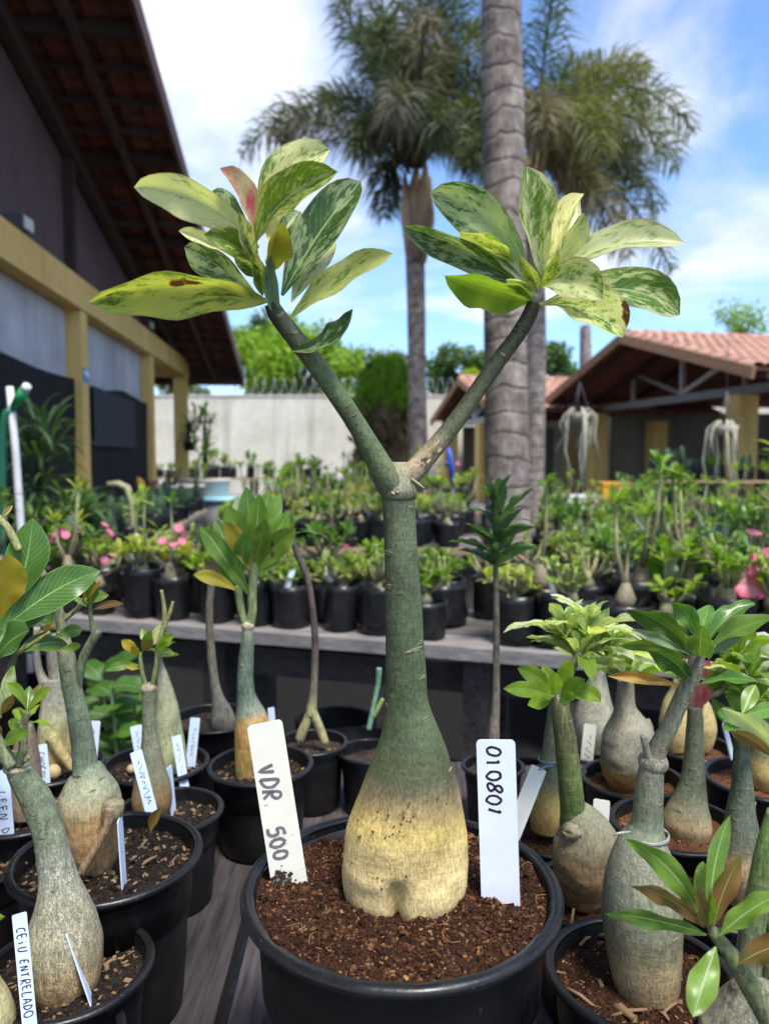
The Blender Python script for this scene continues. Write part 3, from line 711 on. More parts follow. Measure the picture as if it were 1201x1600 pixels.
# right crown
RB = Y0+.014
def R_(p0_, p1_, w_, m_, **k):
    k.setdefault('wave', .16); k.setdefault('b', .66); k['fold'] = k.get('fold', .25)*1.35+.12; return leaf_px(MR, RB, p0_, p1_, w_*.92, m_, **k)
R_((826,448),(671,300),86, LVD, bend=(30,-50), dy=.012, roll=-12, fold=.2, a=1.35)
R_((815,446),(629,353),66, LVD, bend=(4,-24), dy=-.018, roll=-30, fold=.5, a=1.2)
R_((802,410),(716,362),52, LVS, bend=(12,-20), dy=-.028, roll=-52, fold=.2)
R_((830,470),(694,430),84, LGB, bend=(6,-4), dy=-.045, roll=-40, fold=.35, a=1.0)
R_((852,444),(824,259),78, LVP, bend=(-18,14), dy=-.006, roll=24, fold=.75, a=1.9, wave=.22, b=.55)
R_((856,430),(912,302),56, LVP, bend=(-16,6), dy=.006, roll=-35, fold=.7, a=1.7)
R_((864,420),(912,332),46, LVP, bend=(6,-2), dy=-.02, roll=30, fold=.4)
R_((866,425),(1070,380),70, LVP, bend=(-14,-42), dy=-.02, roll=-42, fold=.35, curl=-.1, a=1.15)
R_((850,446),(942,468),78, LVP, bend=(10,-34), dy=-.045, roll=-20, fold=.3, a=1.2)
R_((842,476),(972,528),96, LV8, bend=(26,-34), dy=-.05, roll=-40, fold=.35, a=1.4)
R_((850,474),(1062,492),86, LV, bend=(30,-62), dy=.02, roll=-25, fold=.25, a=1.5)
R_((846,452),(900,300),48, LVD, bend=(10,10), dy=.045, roll=20)
R_((846,450),(872,392),34, LVS, bend=(-10,0), dy=-.03, roll=30, fold=.7)
R_((840,452),(812,400),30, LVS, bend=(6,-6), dy=-.03, roll=-20, fold=.6)
R_((838,462),(790,436),26, LVP, bend=(4,-8), dy=-.03, roll=-20, fold=.5)
# brown patches on two leaves (dead tissue, with its own thickness)
def patch(px, py, Y, rx, ry, ang, mat):
    c = at_y(px, py, Y); m = mpp(c); mb = MB(); vs_ = []; A = 16
    for k in range(A):
        a = 2*math.pi*k/A; r = 1+.3*noise.noise(V((math.cos(a)*2, math.sin(a)*2, px)))
        x, y = math.cos(a)*rx*r, math.sin(a)*ry*r; x, y = x*math.cos(ang)-y*math.sin(ang), x*math.sin(ang)+y*math.cos(ang)
        vs_.append(at_y(px+x, py+y, Y))
    mb.add(vs_, [tuple(range(A))]); return mb
# things lying in the main pot : straw fibres
rr = random.Random(5); mb = MB()
for _ in range(24):
    a = rr.random()*6.28; q = MP.R*.86*math.sqrt(rr.random()); x, y = MP.c.x+q*math.cos(a), MP.c.y+q*math.sin(a)
    b = rr.random()*6.28; l = rr.uniform(.006, .022); pts = []
    for k in range(5):
        t = k/4-.5; xx, yy = x+l*t*math.cos(b+t*1.2), y+l*t*math.sin(b+t*1.2); pts.append((xx, yy, MP.hz(xx, yy)+.0012+.003*(.25-t*t)*rr.random()))
    mb.tube(pts, .00022, 5)
mb.build('coir_fibres', TWINE, [c for c in MR.children if c.name.startswith('soil')][0], kind='stuff')
sz = MP.soil_z
make_tag('cream plastic plant tag marked VDR.500 leaning in the wide black pot', (413,1129), (454,1391), 55, sz, lean=.012, mat=TAG_C, text='VDR. 500', ink=INK_OLD, tx=(.22,.72), th=.46, seed=1, xoff=.36, inkw=.10)
make_tag('upright white plastic plant tag marked 010801 in the wide black pot', (774,1156), (782,1412), 60, sz, lean=.004, mat=TAG_W, text='010801', tx=(.035,.415), th=.38, seed=2, xoff=.42, inkw=.085)
mb = MB(); rr = random.Random(12)
for _ in range(60):
    x, y = 440+rr.gauss(0,9), 1378+rr.gauss(0,11); c = at_z(x, 1391, sz); p = at_y(x, y, c.y-.0016); s_ = rr.uniform(.0006,.0018)
    mb.box((-s_,-s_*.5,-s_*.7), (s_,s_*.4,s_*.7), Matrix.Translation(p) @ Matrix.Rotation(rr.random()*6, 4, 'Y'))
mb.build('stuck_soil', CRUMB_DARK, [o for o in bpy.data.objects if o.get('label','').startswith('cream plastic plant tag')][0], False, kind='stuff')
# ------------------------------------------------------------------ desert roses standing round the main pot, left side
GRP = 'potted desert roses on the plank table'
def P_(label, px, py, w, soil, r=.85, crumbs=350, chips=0, seed=0, **k):
    return make_pot('potted_desert_rose', label, 'potted plant', px, py, w, r, soil, crumbs, GRP, chips=chips, seed=seed, **k)
def tube_px(root, Y, P, stops, mat, name='branch', seg=16, **k):
    return stem_px(root, Y, P, stops, mat, name, seg, max(10, len(P)*5), .05, **k)
def from_edges(E): return [((l+r)/2, y, r-l) for y, l, r in E]
def cutring(root, Y, x, y, w):
    tube_px(root, Y, [(x, y+4, w*1.0), (x, y, w*1.1), (x, y-4, w*1.0), (x, y-7, w*.75)], [(0, (.34,.28,.18))], BK_SM, 'healed_cut', 20)

# L1  : bottle caudex, wrinkled, leaning stem
p = P_('desert rose with grey wrinkled bottle trunk and tan base beside the CEIU ENTRELADO tag', 105, 1508, 264, SOIL_DARK, .85, 900, 90, 11)
Y, r_ = p.Y, p.root
st = [(1190,(.13,.18,.09)),(1290,(.16,.20,.115)),(1350,(.33,.33,.25)),(1400,(.35,.335,.23)),(1440,(.40,.36,.24)),(1480,(.38,.32,.18)),(1500,(.44,.30,.15)),(1550,(.46,.29,.13))]
ob, pr = stem_px(r_, Y, from_edges([(1198,10,46),(1215,15,54),(1250,33,80),(1300,52,99),(1350,60,112),(1380,62,122),(1410,57,136),(1440,48,150),(1470,41,157),(1500,41,158),(1525,45,156),(1550,54,148),(1572,66,134)]), st, BK_WR, 'caudex', 48, 70, .035)
scars(r_, pr, 8, SCAR, 21, 1.3, .03, .42)
cutring(r_, Y, 27, 1200, 38)
tube_px(r_, Y, [(20,1197,22),(8,1180,22),(-10,1150,20),(-20,1120,16)], [(0,(.13,.15,.08))], BK_SM, yoff=-.006)
tube_px(r_, Y, [(28,1196,16),(36,1170,14),(36,1140,13),(42,1112,11)], [(0,(.14,.15,.08))], BK_SM, yoff=-.004)
tube_px(r_, Y, [(40,1188,9),(46,1182,8)], [(0,(.16,.16,.07))], BK_SM, yoff=-.008)
for b, t, w, m, k in [((0,1172),(46,1146),26,LGB,dict(bend=(-4,-14),dy=-.02,roll=-30)), ((42,1112),(10,1068),18,LGB,dict(bend=(8,-14),dy=-.01,roll=20)), ((42,1112),(46,1072),16,LMG,dict(dy=.014)), ((43,1112),(80,1074),18,LGB,dict(bend=(-2,-8),dy=-.014,roll=-30)), ((42,1112),(64,1068),14,LRED,dict(dy=.02)),
                      ((2,1122),(-18,1062),26,LCR,dict(dy=-.01)), ((4,1110),(22,1040),24,LCR,dict(dy=.0,roll=-30)), ((0,1118),(22,1086),16,LRED,dict(dy=-.014)), ((18,1142),(24,1122),18,LGB,dict(dy=.01)), ((4,1150),(-14,1132),16,LBRN,dict(dy=-.01))]:
    leaf_px(r_, Y, b, t, w, m, **k)
make_tag('white plant tag marked CEIU ENTRELADO standing before the wrinkled bottle trunk', (30,1428), (46,1598), 21, None, Ybot=p.Y-.062, lean=.008, mat=TAG_B, text='CEiU ENTRELADO', tx=(.10,.76), th=.6, seed=3)
make_tag('blank plant tag seen on edge in front of the wrinkled bottle trunk', (105,1455), (143,1566), 6, p.soil_z, lean=.004, turn=78, mat=TAG_B, seed=4)
# L0 : pot in the corner
p0 = P_('desert rose with smooth yellow base in a pot before the CEIU ENTRELADO tag', 40, 1632, 300, SOIL_DARK, .72, 500, 90, 12)
stem_px(p0.root, p0.Y, from_edges([(1500,-60,-20),(1540,-75,-2),(1575,-85,14),(1605,-88,20),(1640,-80,12)]), [(1500,PALEG),(1560,(.45,.40,.2)),(1640,(.48,.40,.2))], BK_CAUD, 'caudex', 36, 30, .04)
rosette(p0.root, at_y(-52,1490,p0.Y), 7, .04, .016, [LGB, LMG], (50, 80), seed=3)
# L2 : the big pot with the brown knobbly caudex and a tall green stem
p = P_('tall green stemmed desert rose with knobbly brown caudex and hanging root in a big pot', 168, 1333, 292, SOIL_DARK, .87, 1100, 150, 13)
Y, r_ = p.Y, p.root
st = [(960,(.22,.23,.13)),(1100,(.16,.20,.115)),(1190,(.15,.195,.125)),(1225,(.27,.28,.175)),(1252,(.34,.29,.165)),(1268,(.37,.235,.10)),(1310,(.42,.26,.12)),(1360,(.27,.18,.095))]
ob, pr = stem_px(r_, Y, from_edges([(985,88,107),(1000,90,110),(1030,91,118),(1060,95,123),(1100,103,134),(1140,109,143),(1170,113,149),(1195,114,153),(1206,112,163),(1218,106,172),(1235,98,182),(1252,93,187),(1270,95,188),(1290,100,187),(1315,104,186),(1340,110,182),(1365,118,172)]), st, BK_CAUD, 'caudex', 44, 80, .06, freq=90)
scars(r_, pr, 16, SCAR, 22, 1.7, .02, .6)
tube_px(r_, Y, [(172,1262,16),(168,1288,13),(158,1310,13),(146,1332,13),(134,1352,14),(128,1364,13)], [(0,(.30,.20,.11))], BK_SM, 'hanging_root', yoff=-.03)
tube_px(r_, Y, [(178,1252,30),(176,1266,34),(172,1280,26)], [(0,(.26,.22,.13))], BK_CAUD, 'knob', yoff=-.022)
tube_px(r_, Y, [(98,990,18),(94,965,16),(84,930,15),(68,900,14),(50,880,13)], [(0,(.15,.17,.09))], BK_SM, yoff=.0)
ob, pr = tube_px(r_, Y, [(120,1090,13),(123,1060,14),(129,1032,14),(140,1008,14),(150,992,15),(154,985,12)], [(0,(.13,.16,.09))], BK_SM); scars(r_, pr, 7, SCAR, 31, .8)
tube_px(r_, Y, [(146,990,8),(142,965,7),(140,945,6)], [(0,(.16,.2,.09))], BK_SM)
tube_px(r_, Y, [(90,975,9),(108,962,8),(128,945,8)], [(0,(.2,.2,.1))], BK_SM)
for b, t, w, m, k in [((140,948),(148,908),20,LMG,dict(dy=-.01)), ((140,950),(110,930),12,LMG,dict(dy=-.01,roll=40)), ((142,955),(192,943),12,LRED,dict(dy=.0,bend=(0,-8))), ((128,944),(140,908),13,LBRN,dict(dy=-.01,roll=50)), ((126,946),(170,930),16,LGS,dict(dy=.01,bend=(0,-8))), ((132,946),(156,906),13,LBRN,dict(dy=-.015,roll=60)),
                      ((120,945),(150,925),12,LMG,dict(dy=.02))]:
    leaf_px(r_, Y, b, t, w, m, **k)
Yl = Y - .08
for b, t, w, m, k in [((2,985),(157,892),62,LGR,dict(bend=(4,-26),dy=.03,roll=-14,fold=.22,curl=-.05,a=1.15)), ((18,945),(51,809),64,LGR,dict(bend=(12,8),dy=.01,roll=10,fold=.12)), ((2,965),(12,866),64,LYEL,dict(bend=(4,0),dy=-.015,roll=15)), ((-8,1012),(86,918),74,LGR,dict(bend=(-14,-20),dy=.05,roll=-5,fold=.3)),
                      ((-6,1030),(46,985),60,LGR,dict(bend=(-8,-10),dy=-.02,roll=-50)), ((24,1022),(106,1006),40,LMG,dict(bend=(0,-16),dy=.04,roll=-40,fold=.2)), ((86,996),(128,984),22,LGS,dict(bend=(0,-6),dy=.06)), ((95,1015),(126,1008),14,LGB,dict(dy=.06)), ((60,990),(84,975),10,LBRN,dict(dy=.05))]:
    leaf_px(r_, Yl, b, t, w, m, **k)
tube_px(r_, Yl, [(2,1085,12),(12,1062,12),(22,1025,11),(26,1005,9)], [(0,(.12,.13,.06))], BK_SM)
tube_px(r_, Yl, [(26,1022,8),(52,1005,7),(78,988,6)], [(0,(.24,.27,.08))], BK_SM)
tube_px(r_, Yl, [(-12,800,9),(0,812,11),(14,828,12),(30,860,12)], [(0,(.26,.28,.11))], BK_SM)
leaf_px(r_, Yl, (4,806), (20,789), 9, LPINK, fold=.9, a=1., name='flower_bud')
make_tag('thin plant tag edge-on in the big pot with knobbly brown caudex', (187,1278), (194,1386), 7, p.soil_z, lean=.004, turn=76, mat=TAG_B, seed=5)
make_tag('plant tag stub half hidden behind the wrinkled bottle trunk', (115,1366), (126,1420), 13, None, Ybot=p.Y-.075, lean=.004, turn=40, mat=TAG_B, scribble=3, seed=6)
make_tag('slanting bluish plant tag behind the curled dead leaf', (212,1174), (241,1287), 18, p.soil_z, lean=.01, turn=25, mat=TAG_B, scribble=9, tx=(.1,.6), th=.5, seed=7)
o = leaf_px(p.root, p.Y+.03, (236,1302), (252,1262), 18, LBRN, bend=(-8,-4), dy=-.004, name='dead_leaf', fold=.8)
for (a, b) in [((222,1352),(245,1338)), ((205,1345),(214,1338)), ((30,1338),(42,1350))]:
    A, B = at_z(*a, p.soil_z+.002), at_z(*b, p.soil_z+.004); mb = MB(); mb.tube([A, (A+B)/2+V((0,0,.001)), B], [.0013,.0015,.001], 6); mb.build('twig', CHIP_TAN, p.root)
for k, (x, y) in enumerate([(154,1362), (180,1372), (186,1378)]):
    q = at_z(x, y, p.soil_z); leaf_inst(p.root, q, q+V((.003*(k-1), -.002, .007)), .002, LGB, k, V((0,-1,0)), name='sprout')
# L3 : yellow rooted caudex behind
p = P_('desert rose with yellow caudex, finger root and round bulb behind the CHOCOLATE-2 tag', 72, 1193, 176, SOIL_DARK, .85, 300, 40, 14)
Y, r_ = p.Y, p.root
st = [(1010,(.22,.21,.16)),(1090,(.27,.26,.19)),(1135,(.36,.34,.17)),(1160,(.42,.34,.14)),(1220,(.38,.27,.12))]
ob, pr = stem_px(r_, Y, from_edges([(1060,66,98),(1085,66,102),(1105,64,105),(1130,62,109),(1155,60,112),(1180,58,112),(1205,62,108)]), st, BK_CAUD, 'caudex', 36, 40, .06)
tube_px(r_, Y, [(92,1075,22),(86,1050,21),(82,1020,19),(80,990,17)], st, BK_SM, 'stem'); tube_px(r_, Y, [(70,1068,18),(62,1050,12),(57,1020,11),(58,980,10)], st, BK_SM, 'stem')
tube_px(r_, Y, [(80,1150,20),(92,1172,17),(104,1188,15),(114,1202,13)], st, BK_CAUD, 'finger_root', yoff=-.02)
mb = MB(); q = at_y(83,1207,Y-.03); mb.ell(q, (.0095,.009,.0095)); mb.build('root_bulb', m_plain('pale_root_skin', (.42,.33,.17), .6, .3, .15, 90), r_)
rosette(r_, at_y(80,985,Y), 6, .04, .016, [LMG, LGB], seed=8)
make_tag('white plant tag marked CHOCOLATE-2 before the yellow rooted caudex', (63,1164), (71,1254), 19, None, Ybot=p.Y-.055, lean=.006, mat=TAG_B, text='CHOCOLATE-2', tx=(.1,.82), th=.42, seed=8)
make_tag('white plant tag with blue scribble behind the tall green stem', (147,1127), (141,1194), 19, None, Ybot=p.Y-.005, lean=.0, mat=TAG_W, scribble=4, tx=(.15,.6), th=.5, seed=9)
# pots between at the left border
p = P_('half hidden desert rose pot littered with dry leaves below the CHOCOLATE-2 tag', 40, 1262, 190, SOIL_DARK, .85, 250, 60, 15)
stem_px(p.root, p.Y, from_edges([(1130,30,52),(1180,20,60),(1230,12,64),(1275,10,62)]), [(1130,(.2,.15,.12)),(1280,(.26,.18,.12))], BK_CAUD, 'caudex', 28, 24, .05)
for k, (a, b) in enumerate([((62,1258),(95,1252)), ((66,1264),(84,1280)), ((60,1252),(88,1256))]):
    leaf_px(p.root, p.Y-.03, a, b, 10, LBRN, bend=(0,-6), name='dead_leaf', fold=.6)
rosette(p.root, at_y(38,1135,p.Y), 5, .035, .014, [LGB], seed=18)
p = P_('desert rose pot at the table side holding the LEEN D1 tag', -35, 1345, 175, SOIL_DARK, .85, 250, 50, 16)
stem_px(p.root, p.Y, from_edges([(1200,-60,-40),(1260,-72,-30),(1320,-80,-22),(1360,-80,-22)]), [(1200,G_STEM),(1340,TAN)], BK_CAUD, 'caudex', 28, 24, .05)
rosette(p.root, at_y(-50,1195,p.Y), 7, .05, .018, [LGB, LMG], seed=19)
make_tag('white plant tag marked LEEN D1 at the table side', (-2,1205), (9,1338), 29, p.soil_z, lean=.006, mat=TAG_B, text='LEEN D1', tx=(.2,.7), th=.38, seed=10, xoff=.56)
# L4, L5
p = P_('slender stemmed desert rose with small leaf tuft and brown collar at soil', 264, 1264, 170, SOIL_DARK, .87, 500, 60, 17)
Y, r_ = p.Y, p.root
st = [(1060,(.15,.16,.095)),(1170,(.17,.175,.115)),(1215,(.17,.165,.10)),(1232,(.22,.145,.07)),(1270,(.18,.11,.05))]
ob, pr = stem_px(r_, Y, from_edges([(1076,221,243),(1100,222,243),(1140,222,245),(1170,220,251),(1200,215,258),(1225,210,265),(1250,207,268),(1270,210,264)]), st, BK_CAUD, 'caudex', 36, 50, .04)
scars(r_, pr, 10, SCAR, 23, 1.1, .02, .7); cutring(r_, Y, 232, 1076, 22)
tube_px(r_, Y, [(228,1074,8),(222,1050,7),(218,1020,6)], [(0,(.16,.2,.07))], BK_SM); tube_px(r_, Y, [(238,1074,8),(243,1045,7),(246,1010,6)], [(0,(.16,.2,.07))], BK_SM); tube_px(r_, Y, [(246,1010,7),(254,985,8),(257,955,7),(252,922,5)], [(0,(.22,.24,.09))], BK_SM); tube_px(r_, Y, [(256,985,6),(266,955,6),(270,940,4)], [(0,(.24,.22,.1))], BK_SM)
for b, t, w, m, k in [((220,1040),(164,1048),15,LMG,dict(bend=(0,-8),dy=-.01)), ((218,1022),(190,1000),18,LYEL,dict(dy=-.01)), ((222,1020),(236,985),17,LGB,dict(dy=-.01)), ((240,1015),(272,990),15,LGB,dict(dy=-.005)), ((240,1020),(262,1002),14,LGB,dict(dy=-.01)), ((222,1018),(240,1000),14,LRED,dict(dy=-.016)), ((246,1020),(270,1018),12,LMG,dict(dy=.01)), ((236,1012),(250,976),16,LCR,dict(dy=.0)), ((218,1045),(196,1040),10,LYEL,dict(dy=-.01)), ((218,1026),(205,1010),14,LYEL,dict(dy=-.015)), ((244,1000),(262,985),14,LGB,dict(dy=.01)), ((228,1010),(222,982),12,LGB,dict(dy=.01))]:
    leaf_px(r_, Y, b, t, w, m, **k)
make_tag('thin white plant tag edge-on beside the brown collared stem', (264,1198), (271,1272), 8, p.soil_z, lean=.004, turn=70, mat=TAG_B, seed=11)
make_tag('white plant tag with faint blue writing, leaning before the pale cone trunk', (275,1150), (289,1237), 14, p.soil_z, lean=.008, turn=30, mat=TAG_B, scribble=8, tx=(.1,.7), th=.4, seed=12)
p = P_('desert rose with smooth pale green cone trunk behind the slender stem', 243, 1190, 166, SOIL_DARK, .82, 300, 60, 18)
Y, r_ = p.Y, p.root
stem_px(r_, Y, from_edges([(1025,247,252),(1040,246,256),(1060,246,264),(1085,244,272),(1110,243,279),(1140,241,284),(1170,237,289),(1200,234,292),(1215,236,288)]), [(1020,(.30,.28,.22)),(1060,(.26,.26,.17)),(1130,(.33,.36,.20)),(1200,(.34,.34,.16))], BK_CAUD, 'caudex', 36, 40, .02)
mb = MB(); mb.ell(at_z(206,1202,p.soil_z+.006), (.007,.007,.006)); mb.build('root_bulb', m_plain('pale_root_skin', (.42,.33,.17), .6, .3, .15, 90), r_)
rosette(r_, at_y(250,1026,Y), 5, .03, .012, [LGB], seed=9)
make_tag('white plant tag tilted left behind the slender stem', (212,1134), (224,1200), 18, p.soil_z, lean=.004, mat=TAG_B, scribble=5, tx=(.1,.7), th=.45, seed=13)
make_tag('upright white plant tag right of the pale cone trunk', (305,1122), (297,1202), 15, p.soil_z, lean=.004, mat=TAG_B, scribble=7, tx=(.15,.6), th=.4, seed=14)
# B : orange based, double rosette
p = P_('desert rose with orange trunk base and two leafy heads', 407, 1192, 166, SOIL_DARK, .80, 500, 70, 19)
Y, r_ = p.Y, p.root; BPOT = p
st = [(970,(.22,.22,.15)),(1010,(.13,.18,.12)),(1085,(.09,.14,.095)),(1108,(.17,.20,.15)),(1120,(.36,.24,.10)),(1135,(.46,.25,.07)),(1175,(.50,.31,.09)),(1215,(.52,.37,.14))]
ob, pr = stem_px(r_, Y, from_edges([(980,378,396),(1000,377,397),(1030,373,396),(1060,371,396),(1085,370,399),(1103,369,407),(1120,368,416),(1140,367,422),(1165,367,422),(1190,367,414),(1215,368,406),(1228,370,402)]), st, BK_SM, 'caudex', 40, 60, .03)
scars(r_, pr, 9, SCAR, 24, 1.2, .02, .5); cutring(r_, Y, 387, 978, 19)
tube_px(r_, Y, [(384,978,13),(378,960,12),(374,938,12),(372,915,11)], [(0,(.17,.21,.09))], BK_SM); ob, pr = tube_px(r_, Y, [(390,978,14),(394,955,14),(394,925,14),(397,890,13),(400,860,11)], [(0,(.16,.2,.09))], BK_SM); scars(r_, pr, 9, SCAR, 35, .8)
for b, t, w, m, k in [((396,890),(385,760),34,LGR,dict(dy=.01)), ((398,880),(420,765),30,LMG,dict(dy=.02)), ((396,890),(355,790),34,LGS,dict(dy=-.01,bend=(-4,-8))), ((398,890),(450,800),30,LMG,dict(dy=0,bend=(6,-6))), ((398,900),(462,826),34,LGS,dict(dy=-.02,bend=(0,-14))), ((396,900),(352,815),26,LYEL,dict(dy=-.025,bend=(-4,-16))),
                      ((372,915),(312,822),28,LMG,dict(bend=(6,-10),dy=-.01)), ((372,918),(335,810),26,LMG,dict(bend=(4,-10),dy=.02)), ((374,925),(302,898),20,LYEL,dict(bend=(-4,-14),dy=-.02)), ((392,935),(352,880),18,LMG,dict(bend=(0,-10),dy=-.03)), ((398,875),(405,772),30,LMG,dict(dy=-.02)), ((400,870),(438,770),26,LGR,dict(dy=.03)), ((396,880),(370,775),30,LBL,dict(dy=.02)),
                      ((374,910),(345,840),26,LMG,dict(dy=.03)), ((374,905),(382,830),26,LGR,dict(dy=-.02)), ((398,905),(440,850),24,LMG,dict(dy=.02)), ((398,890),(415,810),28,LGS,dict(dy=-.03)), ((400,900),(452,838),24,LGS,dict(dy=.04)), ((372,930),(338,868),18,LGR,dict(dy=.01))]:
    leaf_px(r_, Y, b, t, w*1.15, m, **k)
make_tag('small bluish plant tag tip behind the orange trunk base', (423,1106), (428,1165), 10, p.soil_z, lean=0., turn=20, mat=TAG_B, seed=15)
# thin stemmed ones behind
p = P_('bare thin brown stemmed desert rose with small swollen foot behind the pale cone trunk', 335, 1120, 140, SOIL_GREY, .9, 150, 0, 20)
st = [(840,(.10,.075,.07)),(1000,(.14,.12,.08)),(1090,(.20,.19,.14)),(1130,(.27,.24,.18))]
ob, pr = stem_px(p.root, p.Y, [(338,850,10),(331,905,11),(327,960,12),(330,1020,13),(335,1065,14),(340,1090,19),(345,1108,30),(348,1125,38),(350,1140,34)], st, BK_SM, 'stem', 20, 60, .05); scars(p.root, pr, 10, SCAR, 25, .7)
rosette(p.root, at_y(340,846,p.Y), 6, .05, .016, [LMG], seed=10)
p = P_('bare thin dark stemmed desert rose on two forked roots', 487, 1158, 114, SOIL_GREY, .9, 200, 20, 21)
st = [(840,(.085,.06,.065)),(1000,(.10,.075,.07)),(1080,(.17,.15,.11)),(1110,(.30,.31,.13)),(1160,(.34,.31,.16))]
ob, pr = stem_px(p.root, p.Y, [(455,838,8),(465,868,9),(480,905,10),(488,950,10),(492,1000,11),(491,1050,11),(489,1085,12),(487,1105,16),(486,1118,17)], st, BK_SM, 'stem', 20, 60, .05); scars(p.root, pr, 9, SCAR, 26, .7)
tube_px(p.root, p.Y, [(487,1108,14),(480,1126,14),(473,1142,16),(468,1156,15)], st, BK_SM, 'root'); tube_px(p.root, p.Y, [(487,1108,14),(494,1126,14),(502,1145,14),(507,1160,13)], st, BK_SM, 'root')
rosette(p.root, at_y(454,836,p.Y), 6, .05, .016, [LMG], seed=13)
p = P_('empty looking small black pot with green cut stake behind the main trunk', 578, 1172, 104, SOIL_GREY, .9, 150, 0, 22)
tube_px(p.root, p.Y, [(576,1140,9),(582,1110,8),(590,1070,8),(592,1044,9)], [(0,(.16,.30,.2))], BK_SM, 'stem'); tube_px(p.root, p.Y, [(584,1120,6),(594,1100,7),(598,1092,6)], [(0,(.26,.36,.1))], BK_SM, 'stem')
p = P_('young slim tree-like desert rose with narrow dark green leaves on a bare stem', 770, 1195, 100, SOIL_GREY, .9, 120, 0, 23)
ob, pr = stem_px(p.root, p.Y, [(775,790,5),(775,840,7),(774,890,9),(775,960,10),(775,1040,11),(774,1100,13),(771,1150,18),(770,1195,22)], [(800,(.10,.11,.06)),(1000,(.12,.10,.08)),(1200,(.2,.18,.14))], BK_SM, 'stem', 16, 50, .05)
LNAR = m_leaf('narrow_dark_leaf', (.06,.13,.05), (.11,.21,.085), (.2,.3,.15), .04, None, 0, None, 0., .34, .3, .1)
for k in range(6): rosette(p.root, at_y(775, 888-k*19, p.Y), 9, .074-.004*k, .017, [LNAR], (5+9*k, 55+5*k), seed=40+k, a=1.0, b=.9)

# ------------------------------------------------------------------ right side
p = P_('bare green stub and yellow foot desert rose wearing a tied white tag', 868, 1298, 165, SOIL_RED, .85, 400, 0, 30)
R3 = p; st = [(1110,(.12,.14,.085)),(1200,(.12,.15,.085)),(1222,(.24,.22,.13)),(1240,(.46,.34,.11)),(1290,(.42,.28,.09))]
stem_px(p.root, p.Y, from_edges([(1085,858,872),(1110,855,874),(1150,850,880),(1200,842,882),(1240,834,884),(1270,828,886),(1295,830,884)]), st, BK_CAUD, 'caudex', 32, 40, .04)
rosette(p.root, at_y(864,1088,p.Y), 6, .045, .018, [LGB], seed=31)
make_tag('blank white plant tag tied on with blue wire to the green stub', (842,1200), (806,1290), 25, None, Ybot=p.Y-.06, lean=.034, mat=m_tag('off_white_tag_plastic', (.72,.73,.66), .0), seed=16)
tie = MB(); q = at_y(862,1193,p.Y); tie.tube([q+V((math.cos(a*.45)*.0142, math.sin(a*.45)*.0142, .0006*a)) for a in range(15)], .0007, 6); 
tie.tube([at_y(842,1203,p.Y-.036), at_y(850,1199,p.Y-.028), at_y(862,1196,p.Y-.0165)], .0009, 6); tie.build('wire_tie', m_plain('blue_wire', (.16,.24,.42), .4, .5), p.root)
# R5, R4 behind
p = P_('desert rose with pale grey bottle trunk and a cream tag, behind the ringed grey caudex', 912, 1168, 112, SOIL_CLAY, .9, 150, 0, 32)
stem_px(p.root, p.Y, from_edges([(1040,930,944),(1055,924,946),(1075,914,950),(1100,903,956),(1125,896,961),(1150,896,958),(1172,902,950)]), [(1040,(.36,.35,.26)),(1170,(.30,.29,.23))], BK_CAUD, 'caudex', 32, 36, .03)
tube_px(p.root, p.Y, [(936,1050,16),(925,1038,12),(915,1028,10)], [(0,(.36,.36,.26))], BK_SM); tube_px(p.root, p.Y, [(936,1050,14),(948,1040,10),(958,1032,9)], [(0,(.36,.36,.26))], BK_SM)
make_tag('cream plant tag with vertical writing before the pale bottle trunk', (922,1132), (916,1190), 19, None, Ybot=p.Y-.045, lean=.006, mat=TAG_C, scribble=4, tx=(.2,.7), th=.5, seed=17)
for k in range(3): rosette(p.root, at_y(910+k*26, 1030, p.Y), 8, .05, .016, [LCR, LGB], seed=50+k)
p = P_('desert rose with ringed grey caudex and rusty brown base in clay red soil', 988, 1214, 162, SOIL_CLAY, .85, 350, 0, 33)
stem_px(p.root, p.Y, from_edges([(1062,964,990),(1085,963,990),(1105,960,993),(1120,954,1002),(1135,946,1014),(1155,940,1024),(1175,938,1030),(1195,940,1033),(1215,944,1028),(1232,950,1018)]), [(1060,(.19,.175,.13)),(1110,(.22,.20,.15)),(1160,(.25,.235,.175)),(1185,(.26,.23,.15)),(1200,(.36,.20,.06)),(1232,(.22,.12,.05))], BK_CAUD, 'caudex', 36, 50, .07, freq=110)
tube_px(p.root, p.Y, [(1012,1160,16),(1014,1140,13),(1010,1125,10)], [(0,(.24,.22,.17))], BK_SM)
rosette(p.root, at_y(976,1062,p.Y), 10, .06, .02, [LGS, LMG, LGB], seed=53)
# R7 far yellow
p = P_('desert rose with twin yellow bulbous trunk in a pot of clay red soil', 1080, 1164, 128, SOIL_CLAY, .85, 200, 0, 34)
st = [(1060,(.30,.26,.18)),(1100,(.44,.35,.15)),(1180,(.46,.35,.14))]
stem_px(p.root, p.Y, from_edges([(1062,1052,1066),(1080,1046,1068),(1100,1036,1070),(1125,1030,1074),(1150,1032,1076),(1172,1038,1072)]), st, BK_CAUD, 'caudex', 28, 30, .04)
stem_px(p.root, p.Y, from_edges([(1090,1080,1100),(1110,1076,1112),(1135,1074,1118),(1158,1076,1114),(1172,1080,1108)]), st, BK_CAUD, 'caudex', 28, 30, .04)
rosette(p.root, at_y(1058,1062,p.Y), 6, .045, .016, [LGB], seed=54)
